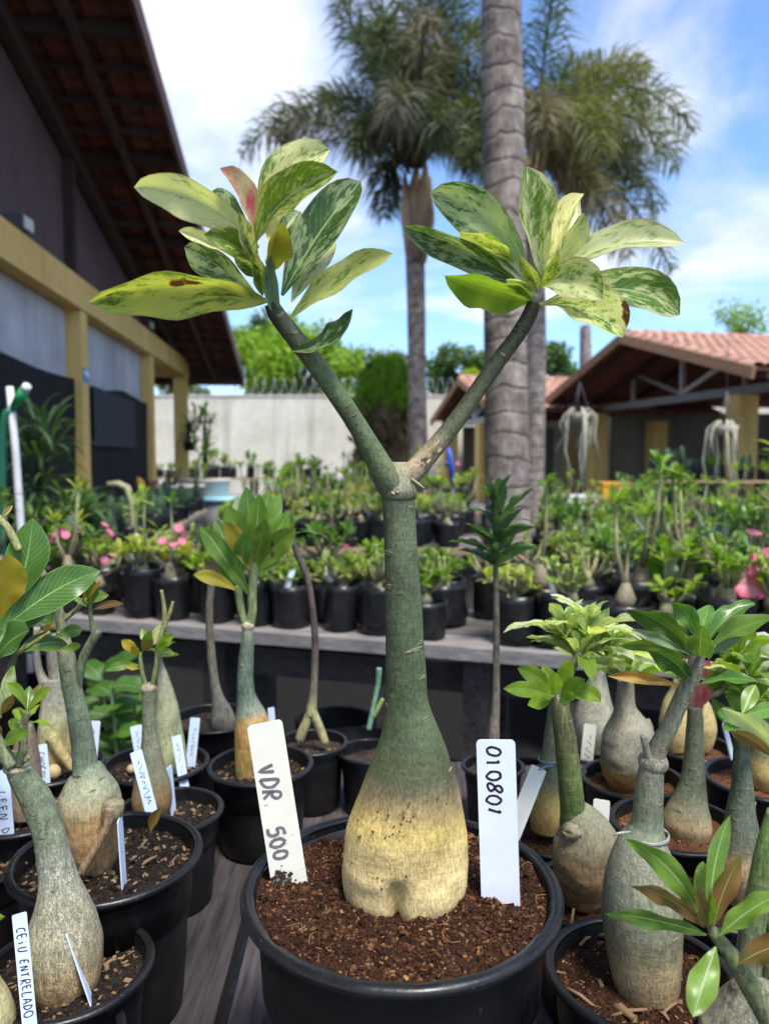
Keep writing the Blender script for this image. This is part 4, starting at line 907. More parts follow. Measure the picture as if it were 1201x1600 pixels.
# R9
p = P_('desert rose with fat yellow base at the right border of the table', 1190, 1214, 176, SOIL_CLAY, .85, 250, 0, 35)
stem_px(p.root, p.Y, from_edges([(1110,1188,1212),(1150,1180,1220),(1180,1172,1232),(1205,1168,1238),(1228,1172,1234)]), [(1110,(.17,.19,.10)),(1170,(.24,.24,.12)),(1190,(.48,.36,.13)),(1230,(.44,.31,.12))], BK_CAUD, 'caudex', 32, 36, .04)
rosette(p.root, at_y(1200,1108,p.Y), 9, .06, .024, [LCR, LGB], seed=55)
FLW = m_plain('white_petal', (.80,.80,.72), .5, .3, .06, 40); FLP = None
def petal_mat(name, a, b):
    t = NT(name); o = t.uv(); sp = t.n('SeparateXYZ', {0: o}); c = t.mix(t.ramp(sp.outputs[0], [(.1, 0.), (.9, 1.)]), a, b)
    bs = t.bsdf(c, .5, None, .3); tr = t.n('BsdfTranslucent', {'Color': c}).outputs[0]
    return t.done(t.n('MixShader', {0: .4, 1: bs, 2: tr}).outputs[0])
PINK = petal_mat('pink_petal', (.95,.5,.5), (.90,.14,.27)); PINKL = petal_mat('light_pink_petal', (.8,.3,.4), (.78,.16,.33)); WHITE_P = petal_mat('white_petal_soft', (.7,.7,.4), (.80,.80,.74)); BUDP = petal_mat('salmon_bud', (.6,.22,.2), (.62,.16,.2))
def flower(parent, c, r, mat, axis=V((0,-.7,.7)), n=5, seed=0, name='flower'):
    q = V((0,0,1)).rotation_difference(V(axis).normalized()); mb = MB(); rr = random.Random(seed); c = V(c)
    for k in range(n):
        a = 2*math.pi*k/n + rr.uniform(-.15,.15); d = q @ V((math.cos(a), math.sin(a), .35)); up = q @ V((0,0,1))
        leaf_geo(mb, c, c + d*r*.55 + up*r*.18, c + d*r, r*.95, up, .05, -.15, .12, 1.5, .6, 6, 4, seed+k)
    mb.tube([c - (q @ V((0,0,1)))*r*.8, c], [r*.08, r*.22], 8)
    return mb.build(name, mat, parent)
flower(p.root, at_y(1188,1018,p.Y-.09), .020, WHITE_P, V((-.4,-.8,.3)), 7, 5); flower(p.root, at_y(1192,1048,p.Y-.095), .019, WHITE_P, V((-.2,-.8,.1)), 7, 6)
# R6, R8
p = P_('desert rose with straight topped green trunk and salmon buds in clay red soil', 1056, 1284, 204, SOIL_CLAY, .85, 500, 0, 36)
Y, r_ = p.Y, p.root
ob, pr = stem_px(r_, Y, from_edges([(1104,1074,1096),(1130,1073,1098),(1180,1069,1099),(1220,1063,1101),(1250,1052,1104),(1270,1042,1108),(1288,1035,1110),(1304,1036,1106)]), [(1100,(.20,.18,.12)),(1120,(.12,.13,.08)),(1230,(.13,.15,.09)),(1262,(.22,.20,.12)),(1280,(.36,.26,.14)),(1305,(.30,.2,.1))], BK_CAUD, 'caudex', 36, 50, .04); scars(r_, pr, 7, SCAR, 27, 1.2, .3, .8)
for k, (b, t, w) in enumerate([((1086,1104),(1090,1062),22), ((1088,1104),(1112,1076),18), ((1092,1098),(1104,1062),16), ((1080,1060),(1068,1030),16), ((1098,1060),(1108,1030),18)]):
    leaf_px(r_, Y, b, t, w, BUDP, fold=.9, a=1., dy=-.008, name='flower_bud')
for k, (b, t, w, m) in enumerate([((1098,1090),(1150,1050),26,LGB), ((1100,1080),(1140,1030),24,LGB), ((1120,1070),(1160,1010),24,LGB), ((1125,1075),(1176,1090),28,LGB), ((1130,1080),(1165,1110),26,LGB), ((1110,1090),(1128,1128),22,LMG), ((1130,1060),(1185,1020),26,LCR), ((1128,1050),(1150,985),26,LCR), ((1140,1040),(1180,985),24,LGB), ((1145,1050),(1125,1000),22,LGB)]):
    leaf_px(r_, Y+.04, b, t, w, m, dy=rnd.uniform(-.03,.03), bend=(rnd.uniform(-6,6), rnd.uniform(-12,0)), roll=rnd.uniform(-35,35))
tube_px(r_, Y, [(1088,1110,14),(1100,1092,10),(1128,1078,9),(1146,1040,7)], [(0,(.14,.17,.08))], BK_SM, yoff=.02)
p = P_('desert rose with dark green cone trunk over a fuzzy tan base', 1128, 1394, 210, SOIL_RED, .85, 600, 0, 37)
Y, r_ = p.Y, p.root
ob, pr = stem_px(r_, Y, from_edges([(1120,1147,1166),(1150,1146,1168),(1200,1145,1172),(1235,1142,1176),(1255,1138,1178),(1270,1135,1179),(1300,1129,1184),(1325,1124,1187),(1350,1120,1188),(1375,1124,1184),(1395,1130,1178),(1410,1134,1172)]), [(1120,(.08,.10,.06)),(1200,(.085,.115,.075)),(1300,(.12,.14,.095)),(1322,(.17,.165,.10)),(1340,(.34,.25,.13)),(1400,(.27,.18,.09))], BK_CAUD, 'caudex', 36, 60, .05); scars(r_, pr, 8, SCAR, 28, 1.4, .35, .65)
for b, t, w, m, k in [((1212,1180),(1127,1106),36,LCR,dict(bend=(12,-10),dy=-.03,roll=-25)), ((1208,1186),(1140,1142),28,LRED,dict(bend=(4,-14),dy=-.04,roll=-35)), ((1215,1175),(1180,1120),26,LCR,dict(dy=-.01)), ((1160,1122),(1120,1112),24,LGR,dict(dy=-.02)), ((1160,1120),(1130,1140),24,LGR,dict(dy=-.03)), ((1160,1118),(1215,1105),26,LGR,dict(dy=.02)), ((1158,1118),(1180,1070),26,LMG,dict(dy=.02))]:
    leaf_px(r_, Y, b, t, w, m, **k)
make_tag('thin white plant tag edge-on behind the dark green cone trunk', (1130,1128), (1138,1160), 6, None, Ybot=p.Y+.16, lean=0., turn=70, mat=TAG_W, seed=18)
for (x, y, n, sd) in [(1150,1030,10,70), (1128,1075,9,71), (1172,1062,9,72), (1185,1095,8,73)]:
    rosette(r_, at_y(x, y, Y+.08+.03*(sd % 3)), n, .055, .02, [LGB, LGB, LCR, LMG], (-5, 70), seed=sd)
# R2
p = P_('desert rose with scarred knobbly brown caudex and a marbled cream and green head', 935, 1394, 222, SOIL_RED, .85, 700, 0, 38)
Y, r_ = p.Y, p.root
st = [(1240,(.10,.14,.04)),(1275,(.25,.235,.15)),(1310,(.27,.225,.13)),(1340,(.28,.18,.085)),(1410,(.30,.18,.08))]
ob, pr = stem_px(r_, Y, from_edges([(1266,876,918),(1280,872,936),(1300,868,954),(1320,864,964),(1345,863,969),(1370,866,962),(1392,874,948),(1412,882,936)]), st, BK_CAUD, 'caudex', 44, 50, .07, freq=100)
for x, y, w in [(894,1298,30)]:
    stem_px(r_, Y, [(x-2,y+10,w*.9),(x,y+3,w*1.15),(x+1,y-5,w),(x+2,y-11,w*.55)], [(0,(.27,.235,.15))], BK_CAUD, 'knob', 24, 14, .3, yoff=-.012, freq=300)
ob, pr = stem_px(r_, Y, [(896,1284,44),(894,1262,39),(890,1220,37),(885,1175,35),(879,1130,32),(874,1100,29),(871,1086,25)], [(1085,(.19,.17,.10)),(1115,(.11,.12,.045)),(1290,(.085,.13,.03))], BK_SM, 'stem', 28, 40, .03); scars(r_, pr, 6, SCAR, 29, 1.1)
for b, t, w, m, k in [((866,1088),(786,1076),26,LGB,dict(bend=(0,-8),dy=-.02)), ((866,1085),(808,1044),28,LGB,dict(bend=(4,-12),dy=-.01)), ((864,1090),(824,1102),24,LGB,dict(dy=-.03)), ((868,1086),(848,1040),26,LGB,dict(dy=.01)), ((870,1084),(892,1030),26,LGB,dict(dy=-.01)), ((874,1086),(914,1062),22,LGB,dict(bend=(0,-8),dy=-.02)), ((874,1088),(938,1098),28,LGB,dict(bend=(12,-26),dy=-.01)), ((870,1090),(892,1096),20,LMG,dict(dy=-.03)), ((868,1088),(866,1050),24,LGB,dict(dy=-.04)), ((876,1084),(900,1090),18,LGB,dict(dy=-.035))]:
    leaf_px(r_, Y, b, t, w, m, **k)
tube_px(r_, Y, [(872,1092,16),(884,1066,14),(896,1040,12),(906,1020,10)], [(0,(.16,.18,.08))], BK_SM, yoff=.015)
for (x, y, n, sd) in [(905,1030,13,60), (930,1018,12,61), (880,1000,10,62), (915,990,11,63), (948,1030,9,64)]:
    rosette(r_, at_y(x, y, Y+.03+.01*(sd % 3)), n, .058, .0175, [LCR, LCR, LGB], (-8, 70), seed=sd)
make_tag('short blank white plant tag behind the scarred knobbly caudex', (940,1250), (936,1312), 25, None, Ybot=p.Y+.035, lean=.004, mat=m_tag('off_white_tag_plastic', (.72,.73,.66), .0), seed=19)
# R1 : big grey green caudex, grafted, in front
p = P_('big grey-green grafted desert rose with plump caudex tied round its neck with film', 1000, 1516, 294, SOIL_RED, .85, 1700, 45, 39)
Y, r_ = p.Y, p.root
st = [(1190,(.21,.21,.145)),(1290,(.17,.20,.13)),(1320,(.21,.22,.155)),(1420,(.19,.20,.135)),(1460,(.23,.21,.12)),(1490,(.33,.26,.14)),(1540,(.36,.265,.14)),(1580,(.22,.165,.09))]
ob, pr = stem_px(r_, Y, from_edges([(1192,1000,1036),(1215,996,1036),(1250,991,1035),(1285,986,1035),(1300,978,1038),(1320,965,1043),(1345,954,1051),(1375,946,1058),(1405,942,1062),(1440,942,1064),(1480,948,1063),(1515,955,1061),(1545,962,1058),(1568,968,1052)]), st, BK_CAUD, 'caudex', 52, 80, .02); scars(r_, pr, 9, SCAR, 41, 1.2, .03, .7)
tube_px(r_, Y, [(1018,1202,38),(1019,1196,44),(1020,1188,45),(1021,1181,38)], [(0,(.32,.29,.21))], BK_WR, 'graft_union', 28)
ob, pr = stem_px(r_, Y, [(1021,1190,32),(1028,1168,29),(1044,1138,27),(1058,1106,26),(1072,1075,26),(1084,1048,26),(1089,1025,22),(1091,1005,18)], [(1000,(.17,.15,.11)),(1100,(.15,.155,.10)),(1190,(.20,.19,.13))], BK_SM, 'stem', 28, 50, .04); scars(r_, pr, 14, SCAR, 42, 1., .05, .95)
tube_px(r_, Y, [(1014,1186,14),(1008,1165,11),(1004,1150,9)], [(0,(.24,.22,.17))], BK_SM, yoff=-.004)
mb = MB(); 
for k in range(3):
    q = at_y(1010,1302+k*2,Y); mb.tube([V((q.x + .0150*math.cos(a*.42), Y + .0150*math.sin(a*.42), q.z + .0006*math.sin(a+k))) for a in range(16)], .0006, 6)
mb.tube([at_y(985,1300,Y-.016), at_y(968,1302,Y-.02), at_y(958,1305,Y-.02)], .0009, 6); mb.build('film_tie', m_plain('clear_film', (.30,.31,.29), .25, .5), r_)
for b, t, w, m, k in [((1082,1024),(978,952),50,LGS,dict(bend=(14,-24),dy=-.01,roll=-25,fold=.35)), ((1092,1030),(1096,976),54,LGS,dict(dy=-.05,roll=0,fold=.4)), ((1088,1002),(1048,942),40,LGR,dict(bend=(14,-16),dy=.0,roll=-10)), ((1098,1012),(1180,943),38,LGR,dict(bend=(-8,-22),dy=.01,roll=-30)), ((1098,1022),(1212,966),40,LGS,dict(bend=(-4,-20),dy=-.02,roll=-35)), ((1098,1028),(1158,996),20,LBL,dict(bend=(0,-6),dy=-.01)), ((1078,1024),(984,984),20,LBL,dict(bend=(0,-8),dy=-.02)), ((1084,1076),(1012,1016),44,LGR,dict(bend=(12,-22),dy=-.02,roll=-25)), ((1090,1070),(1184,1066),26,LGR,dict(bend=(0,-14),dy=-.02,roll=-40)), ((1068,1075),(948,1056),24,LBRN,dict(bend=(0,-10),dy=-.01,fold=.6)), ((1080,1032),(968,1010),30,LGS,dict(bend=(0,-24),dy=.02,roll=-30)), ((1090,1000),(1108,945),34,LGR,dict(dy=.03)), ((1094,1004),(1142,946),30,LGR,dict(dy=.04)), ((1086,1006),(1010,960),34,LGS,dict(dy=.04,bend=(0,-14)))]:
    leaf_px(r_, Y, b, t, w*.9, m, wave=.36, **{**k, 'fold': k.get('fold', .3)+.25})
for a, b, w in [((890,1460),(896,1420),.0012), ((1010,1578),(955,1588),.0012), ((960,1574),(990,1592),.003), ((1035,1585),(1062,1565),.0013), ((1030,1582),(1045,1595),.0012), ((880,1480),(898,1470),.002), ((885,1545),(930,1575),.0014), ((905,1478),(925,1462),.0012)]:
    A, B = at_z(*a, p.soil_z+.002), at_z(*b, p.soil_z+(.002 if b[1] != 1420 else .02)); mb = MB(); mb.tube([A, (A+B)/2+V((0,0,.0015)), B], [w,w*1.05,w*.8], 6); mb.build('twig', CHIP_TAN, r_)
# R10 : front right corner
p = P_('desert rose with wrinkled grey trunk and lance shaped red edged leaves at the table front', 1180, 1655, 330, SOIL_RED, .72, 500, 30, 40)
Y, r_ = p.Y, p.root
st = [(1500,(.20,.20,.14)),(1560,(.22,.215,.15)),(1620,(.24,.22,.15)),(1680,(.26,.2,.11))]
stem_px(r_, Y, from_edges([(1534,1140,1164),(1545,1132,1190),(1565,1118,1222),(1590,1106,1245),(1620,1096,1256),(1660,1098,1254)]), st, BK_WR, 'caudex', 48, 50, .04)
ob, pr = tube_px(r_, Y, [(1212,1610,38),(1190,1570,36),(1168,1535,33),(1146,1500,28),(1128,1475,22),(1116,1460,19),(1110,1450,14)], [(1440,(.12,.15,.06)),(1520,(.14,.17,.07)),(1600,(.17,.18,.10))], BK_SM, 'branch', 24, yoff=-.045); scars(r_, pr, 7, SCAR, 43, 1.2)
tube_px(r_, Y, [(1160,1600,42),(1166,1540,40),(1172,1470,38),(1184,1400,37),(1198,1330,35),(1215,1270,32)], [(1270,(.15,.24,.06)),(1420,(.12,.17,.06)),(1480,(.13,.15,.09)),(1600,(.16,.17,.11))], BK_SM, 'branch', 24, yoff=.01)
tube_px(r_, Y, [(1196,1600,34),(1205,1520,32),(1215,1440,30)], [(0,(.11,.15,.08))], BK_SM, 'branch', 20, yoff=.03)
Yf = Y - .05
for b, t, w, m, k in [((1098,1444),(976,1311),40,LMG,dict(bend=(22,-30),dy=.01,roll=-20,fold=.3,a=1.15)), ((1100,1450),(984,1384),30,LRED,dict(bend=(8,-22),dy=-.02,roll=-30,a=1.1)), ((1104,1461),(944,1428),32,LMG,dict(bend=(-10,-14),dy=-.01,roll=-35,a=1.0)), ((1112,1440),(1140,1274),32,LMG,dict(bend=(-22,4),dy=.02,roll=20,fold=.4,a=1.2)), ((1104,1440),(1098,1346),30,LGB,dict(bend=(-4,0),dy=.03)), ((1114,1448),(1158,1336),34,LRED,dict(bend=(-8,-8),dy=.0,roll=15,a=1.1)), ((1106,1450),(1090,1384),26,LRED,dict(bend=(-8,4),dy=-.02,roll=30,fold=.6)), ((1122,1464),(1222,1396),38,LMG,dict(bend=(-4,-12),dy=-.01,roll=-25,a=1.1)), ((1118,1480),(1082,1590),46,LMG,dict(bend=(-2,0),dy=-.03,roll=0,fold=.1,a=1.15)), ((1152,1508),(1226,1478),46,LRED,dict(bend=(0,-12),dy=-.01,roll=-20)), ((1100,1445),(1050,1370),30,LRED,dict(bend=(8,-8),dy=.01,roll=-20)), ((1108,1446),(1112,1400),20,LGB,dict(dy=-.015,fold=.7))]:
    leaf_px(r_, Yf, b, t, w, m, wave=.36, **k)
# ------------------------------------------------------------------ buildings
YELLOW = m_wall('ochre_paint', (.66,.43,.13), (.78,.53,.19), 2., (.48,.31,.10), .7, .15)
PANEL = m_wall('grey_cement_board', (.36,.365,.39), (.54,.54,.56), 2.2, (.22,.215,.22), .85, .2)
GABLE = m_wall('maroon_gable_board', (.095,.060,.066), (.13,.088,.092), 2., (.06,.038,.042), .85, .3)
DARKW = m_wood('dark_stained_timber', (.065,.042,.041), (.10,.066,.064), .75, 'y', 12, .3)
BARGE = m_wood('orange_brown_timber', (.30,.15,.075), (.42,.23,.13), .7, 'y', 10, .25)
GREYT = m_wood('bleached_truss_timber', (.30,.28,.26), (.42,.40,.37), .85, 'x', 12, .25)
@memo
def m_tile(name, a, b, moss):
    t = NT(name); o = t.obj(); rd = t.rand(); n1 = t.noise(o, 14, 5); n2 = t.noise(o, 5, 3, .5, 0, t.math('MULTIPLY', rd, 20.))
    c = t.mix(rd, a, b); c = t.mix(t.ramp(n1, [(.35, 0.), (.7, .5)]), c, tuple(x*.45 for x in a)); c = t.mix(t.ramp(n2, [(.56, 0.), (.72, .75)]), c, moss)
    return t.done(t.bsdf(c, .85, t.bump(n1, .3, .01), .2))
TILE = m_tile('terracotta_tile', (.46,.24,.18), (.62,.38,.30), (.36,.27,.17)); TILE_D = m_tile('dark_terracotta_tile', (.22,.08,.066), (.34,.135,.105), (.09,.05,.045))
CLOTH = m_plain('black_shade_cloth', (.010,.011,.013), .8, .2, .4, 80, .3)
def tile_mesh(w, l, mat):
    mb = MB(); vs_, fs = [], []; A = 6
    for j, (y, k) in enumerate(((0, 1.), (l, .86))):
        for i in range(A+1):
            a = math.pi * i / A; vs_.append((-math.cos(a)*w/2*k, y, math.sin(a)*w*.26*k + (.02 if j == 0 else 0)))
        for i in range(A+1):
            a = math.pi * i / A; vs_.append((-math.cos(a)*(w/2-.012)*k, y, math.sin(a)*(w*.26-.012)*k + (.02 if j == 0 else 0)))
    n = A+1
    for i in range(A):
        fs += [(i, i+1, 2*n+i+1, 2*n+i), (n+i+1, n+i, 3*n+i, 3*n+i+1), (i+1, i, n+i, n+i+1), (2*n+i, 2*n+i+1, 3*n+i+1, 3*n+i)]
    mb.add(vs_, fs); return mb.mesh('roof_tile', mat)

# ---- left building : a long open shed, its gable side runs away from us, the roof falls towards the back
UD = V((-.0917, 1, 0)).normalized(); OD = V((UD.y, -UD.x, 0))                 # along the facade, out of the facade
FX = V((-2.127, 0, 0))
def fac(y, out=0., z=0.):                                                       # facade point at photo distance y
    return FX + UD * (y / UD.y) + OD * out + V((0, 0, z))
zb = at_y(112, 486, 6.9).z; zt = at_y(112, 438, 6.9).z
lb = thing('open_shed', 'long shed with yellow posts, grey upper panels and maroon gable under a tiled overhang', 'building', fac(6.9))
PY = [6.9, 9.8, 12.45]
for y in PY:
    mb = MB(); mb.bar(fac(y, 0, 0), fac(y, 0, zb), .2, .2, UD); po = mb.build('post', YELLOW, lb, False)
    mb = MB(); mb.bar(fac(y, 0, .0), fac(y, 0, .95 if y < 10 else .5), .215, .215, UD); mb.build('post_base', m_wall('worn_brick_red_paint', (.24,.10,.06), (.33,.15,.09), 3.), po, False)
mb = MB(); mb.bar(fac(-2, .0, (zb+zt)/2), fac(12.57, .0, (zb+zt)/2), .24, zt-zb); mb.build('beam', YELLOW, lb, False)
mb = MB(); mb.bar(fac(12.45, -.14, (zb+zt)/2), fac(12.45, -4.5, (zb+zt)/2), .2, zt-zb); mb.build('beam', YELLOW, lb, False)
mb = MB(); mb.bar(fac(12.45, -4.6, 0), fac(12.45, -4.6, zt), .2, .2, UD); mb.build('post', YELLOW, lb, False)
zp = 1.93
yy = -1.9
for y0, y1 in ((2.4, 3.9), (3.9, 4.82), (4.82, 5.98), (5.98, 6.79), (7.01, 8.6), (8.6, 9.69)):
    mb = MB(); mb.bar(fac(y0+.008, -.04, (zb+zp)/2-.002), fac(y1-.008, -.04, (zb+zp)/2-.002), .03, zb-zp-.01); mb.build('panel', PANEL, lb, False)
def cloth(y0, y1, z0, ztop, out, mat, name, sag=.06):
    mb = MB(); vs_, fs = [], []; n = 20
    for i in range(n+1):
        t = i/n; y = lerp(y0, y1, t)
        for j in range(7):
            zz = lerp(z0, ztop - sag*math.sin(t*7+y0)*.5 - sag*.5*math.sin(t*3.1), j/6)
            vs_.append(fac(y, out + .02*noise.noise(V((y*2.3, zz*.9, out))), zz))
    for i in range(n):
        for j in range(6): k = i*7+j; fs.append((k, k+7, k+8, k+1))
    mb.add(vs_, fs); return mb.build(name, mat, lb)
cloth(1.0, 6.8, .1, zp+.05, .03, CLOTH, 'shade_cloth', .10); cloth(7.0, 9.7, .1, zp+.04, .04, CLOTH, 'shade_cloth', .10)
NET = m_plain('grey_see_through_net', (.055,.058,.062), .9, .1, .35, 30)
mb = MB(); q = [fac(7.25,.075,1.35), fac(8.9,.075,1.35), fac(8.9,.075,zp-.06), fac(7.25,.075,zp-.02)]; mb.add(q + [v - OD*.01 for v in q], [(0,1,2,3),(7,6,5,4),(0,4,5,1),(1,5,6,2),(2,6,7,3),(3,7,4,0)]); mb.build('window_net', NET, lb, False)
# gable boarding above the beam, up to the roof
YE, ZE, SL = 13.05, at_y(372, 584, 13.0).z, .225                                # eave distance, height, fall per metre
def roofz(y): return ZE + SL * (YE - y)
mb = MB(); a, b = -2., 12.5; P = [fac(a,-.02,zt), fac(b,-.02,zt), fac(b,-.02,roofz(b)-.10), fac(a,-.02,roofz(a)-.10)]
mb.add(P + [v - OD*.06 for v in P], [(0,1,2,3),(7,6,5,4),(0,4,5,1),(1,5,6,2),(2,6,7,3),(3,7,4,0)]); mb.build('gable_wall', GABLE, lb, False)
for y in (2.0, 4.35, 6.85, 9.75, 12.3):
    mb = MB(); mb.bar(fac(y, .02, zt), fac(y, .02, roofz(y)-.12), .10, .10, UD); mb.build('gable_post', DARKW, lb, False)
mb = MB(); mb.bar(fac(-2, .05, roofz(-2)-.16), fac(12.9, .05, roofz(12.9)-.16), .10, .14); rf = mb.build('roof_frame', DARKW, lb, False)
OV = .93
for o_ in (.48,):
    mb = MB(); mb.bar(fac(-2, o_, roofz(-2)-.115), fac(13.05, o_, roofz(13.05)-.115), .05, .07); mb.build('rafter', DARKW, rf, False)
mb = MB(); mb.bar(fac(-2, OV, roofz(-2)-.04), fac(13.1, OV, roofz(13.1)-.04), .035, .17); mb.build('barge_board', m_wood('mauve_brown_board', (.12,.07,.07), (.18,.11,.11), .7, 'y', 10, .2), rf, False)
y = 13.0; k = 0
while y > 1.5:
    mb = MB(); mb.bar(fac(y, -.9, roofz(y)-.055), fac(y, OV-.02, roofz(y)-.055), .05 if k % 4 else .09, .04 if k % 4 else .10); mb.build('batten', DARKW, rf, False); y -= .37; k += 1
tm = tile_mesh(.20, .44, TILE_D); ang = math.atan(SL); rz = math.atan2(UD.y, UD.x) - math.pi/2
for i in range(30):
    for j in range(-3, 5):
        y = 12.75 - i*.37; o_ = j*.185 + .09
        if y < 1.6 or len([1 for c in ()]) : continue
        M = Matrix.Translation(fac(y-.0, o_, roofz(y)-.035) - worg(rf)) @ Matrix.Rotation(rz, 4, 'Z') @ Matrix.Rotation(-ang, 4, 'X') @ Matrix.Rotation(rnd.uniform(-.015,.015), 4, 'Z')
        inst('roof_tile', tm, rf, M @ Matrix.Rotation(math.pi, 4, 'Z') if False else M)
mb = MB(); P = [fac(-2,-6,roofz(-2)+.03), fac(13.1,-6,roofz(13.1)+.03), fac(13.1,OV,roofz(13.1)+.03), fac(-2,OV,roofz(-2)+.03)]
mb.add(P + [v + V((0,0,.06)) for v in P], [(3,2,1,0),(4,5,6,7),(0,1,5,4),(1,2,6,5),(2,3,7,6),(3,0,4,7)]); mb.build('roof_deck', TILE_D, rf, False)
mb = MB(); mb.bar(fac(13.09, -6, roofz(13.09)-.10), fac(13.09, OV, roofz(13.09)-.10), .04, .14); mb.build('eave_board', DARKW, rf, False)
mb = MB(); mb.bar(fac(-2, -4.6, 1.6), fac(12.4, -4.6, 1.6), .1, 3.2); mb.build('rear_wall', m_wall('dim_plaster', (.3,.28,.25), (.4,.38,.34)), lb, False)
# floodlight lamps and the blue sign
LAMP = m_plain('lamp_housing', (.10,.10,.10), .4, .5); GLS = m_plain('lamp_glass', (.55,.6,.55), .1, .6)
def floodlight(label, px, py, y):
    c = at_y(px, py, y); t = thing('floodlight', label, 'lamp', c, 'floodlights on the maroon gable')
    mb = MB(); mb.box((c.x-.05, c.y-.08, c.z-.05), (c.x+.09, c.y+.08, c.z+.05)); mb.build('housing', LAMP, t, False)
    mb = MB(); mb.box((c.x+.091, c.y-.07, c.z-.042), (c.x+.098, c.y+.07, c.z+.042)); mb.build('glass', GLS, t, False)
    mb = MB(); mb.bar((c.x-.16, c.y, c.z-.02), (c.x-.05, c.y, c.z), .02, .02); mb.build('bracket', LAMP, t, False)
floodlight('small floodlight low on the maroon gable above the grey panels', 24, 350, 5.55); floodlight('small pale floodlight at the far end of the maroon gable', 226, 508, 9.9)
c = fac(6.9, .104, at_y(128, 585, 6.85).z); t_ = thing('wall_sign', 'small blue and white sign on the first yellow post', 'sign', c)
mb = MB(); mb.bar(c - OD*0 + UD*-.075, c + UD*.075, .012, .12, (0,0,1)); mb.build('plate', m_plain('blue_sign_paint', (.03,.22,.50), .4, .4), t_, False)
for k in (-.045, .0, .045):
    mb = MB(); mb.bar(c + OD*.008 + UD*(k-.014) + V((0,0,.02)), c + OD*.008 + UD*(k+.014) + V((0,0,.02-.03*(k>0))), .004, .045); mb.build('pictogram', m_plain('white_sign_print', (.8,.82,.85), .5), t_, False)

# ---- concrete boundary wall and razor wire
CONC = m_wall('bare_concrete', (.50,.475,.40), (.70,.67,.58), .8, (.33,.31,.25), .9, .25)
WY = 26.; zw = at_y(400, 617, WY).z
wl = thing('concrete_wall', 'tall pale concrete boundary wall topped with coiled razor wire', 'wall', (-4, WY, 0))
xs = [-22 + 3.05*i for i in range(17)]
for i in range(16):
    mb = MB(); mb.box((xs[i]+.006, WY-.08, 0), (xs[i+1]-.006, WY+.08, zw-.06)); mb.build('wall_panel', CONC, wl, False)
mb = MB(); mb.box((xs[0], WY-.11, zw-.058), (xs[-1], WY+.11, zw+.0)); mb.build('coping', CONC, wl, False)
WIRE = m_plain('galvanised_wire', (.55,.56,.58), .4, .6, .1)
rz_ = thing('razor_wire', 'coiled razor wire along the top of the concrete wall', 'wire', (-4, WY, zw))
mb = MB(); pts = []
for i in range(520):
    a = i*2*math.pi/10; x = -9 + 17*i/520; pts.append((x, WY + .28*math.cos(a), zw + .30 + .28*math.sin(a)))
mb.tube(pts, .008, 4); mb.build('coil', WIRE, rz_)
for x in range(-8, 9, 3):
    mb = MB(); mb.tube([(x, WY, zw), (x, WY, zw+.62)], .018, 6); mb.build('bracket', WIRE, rz_)

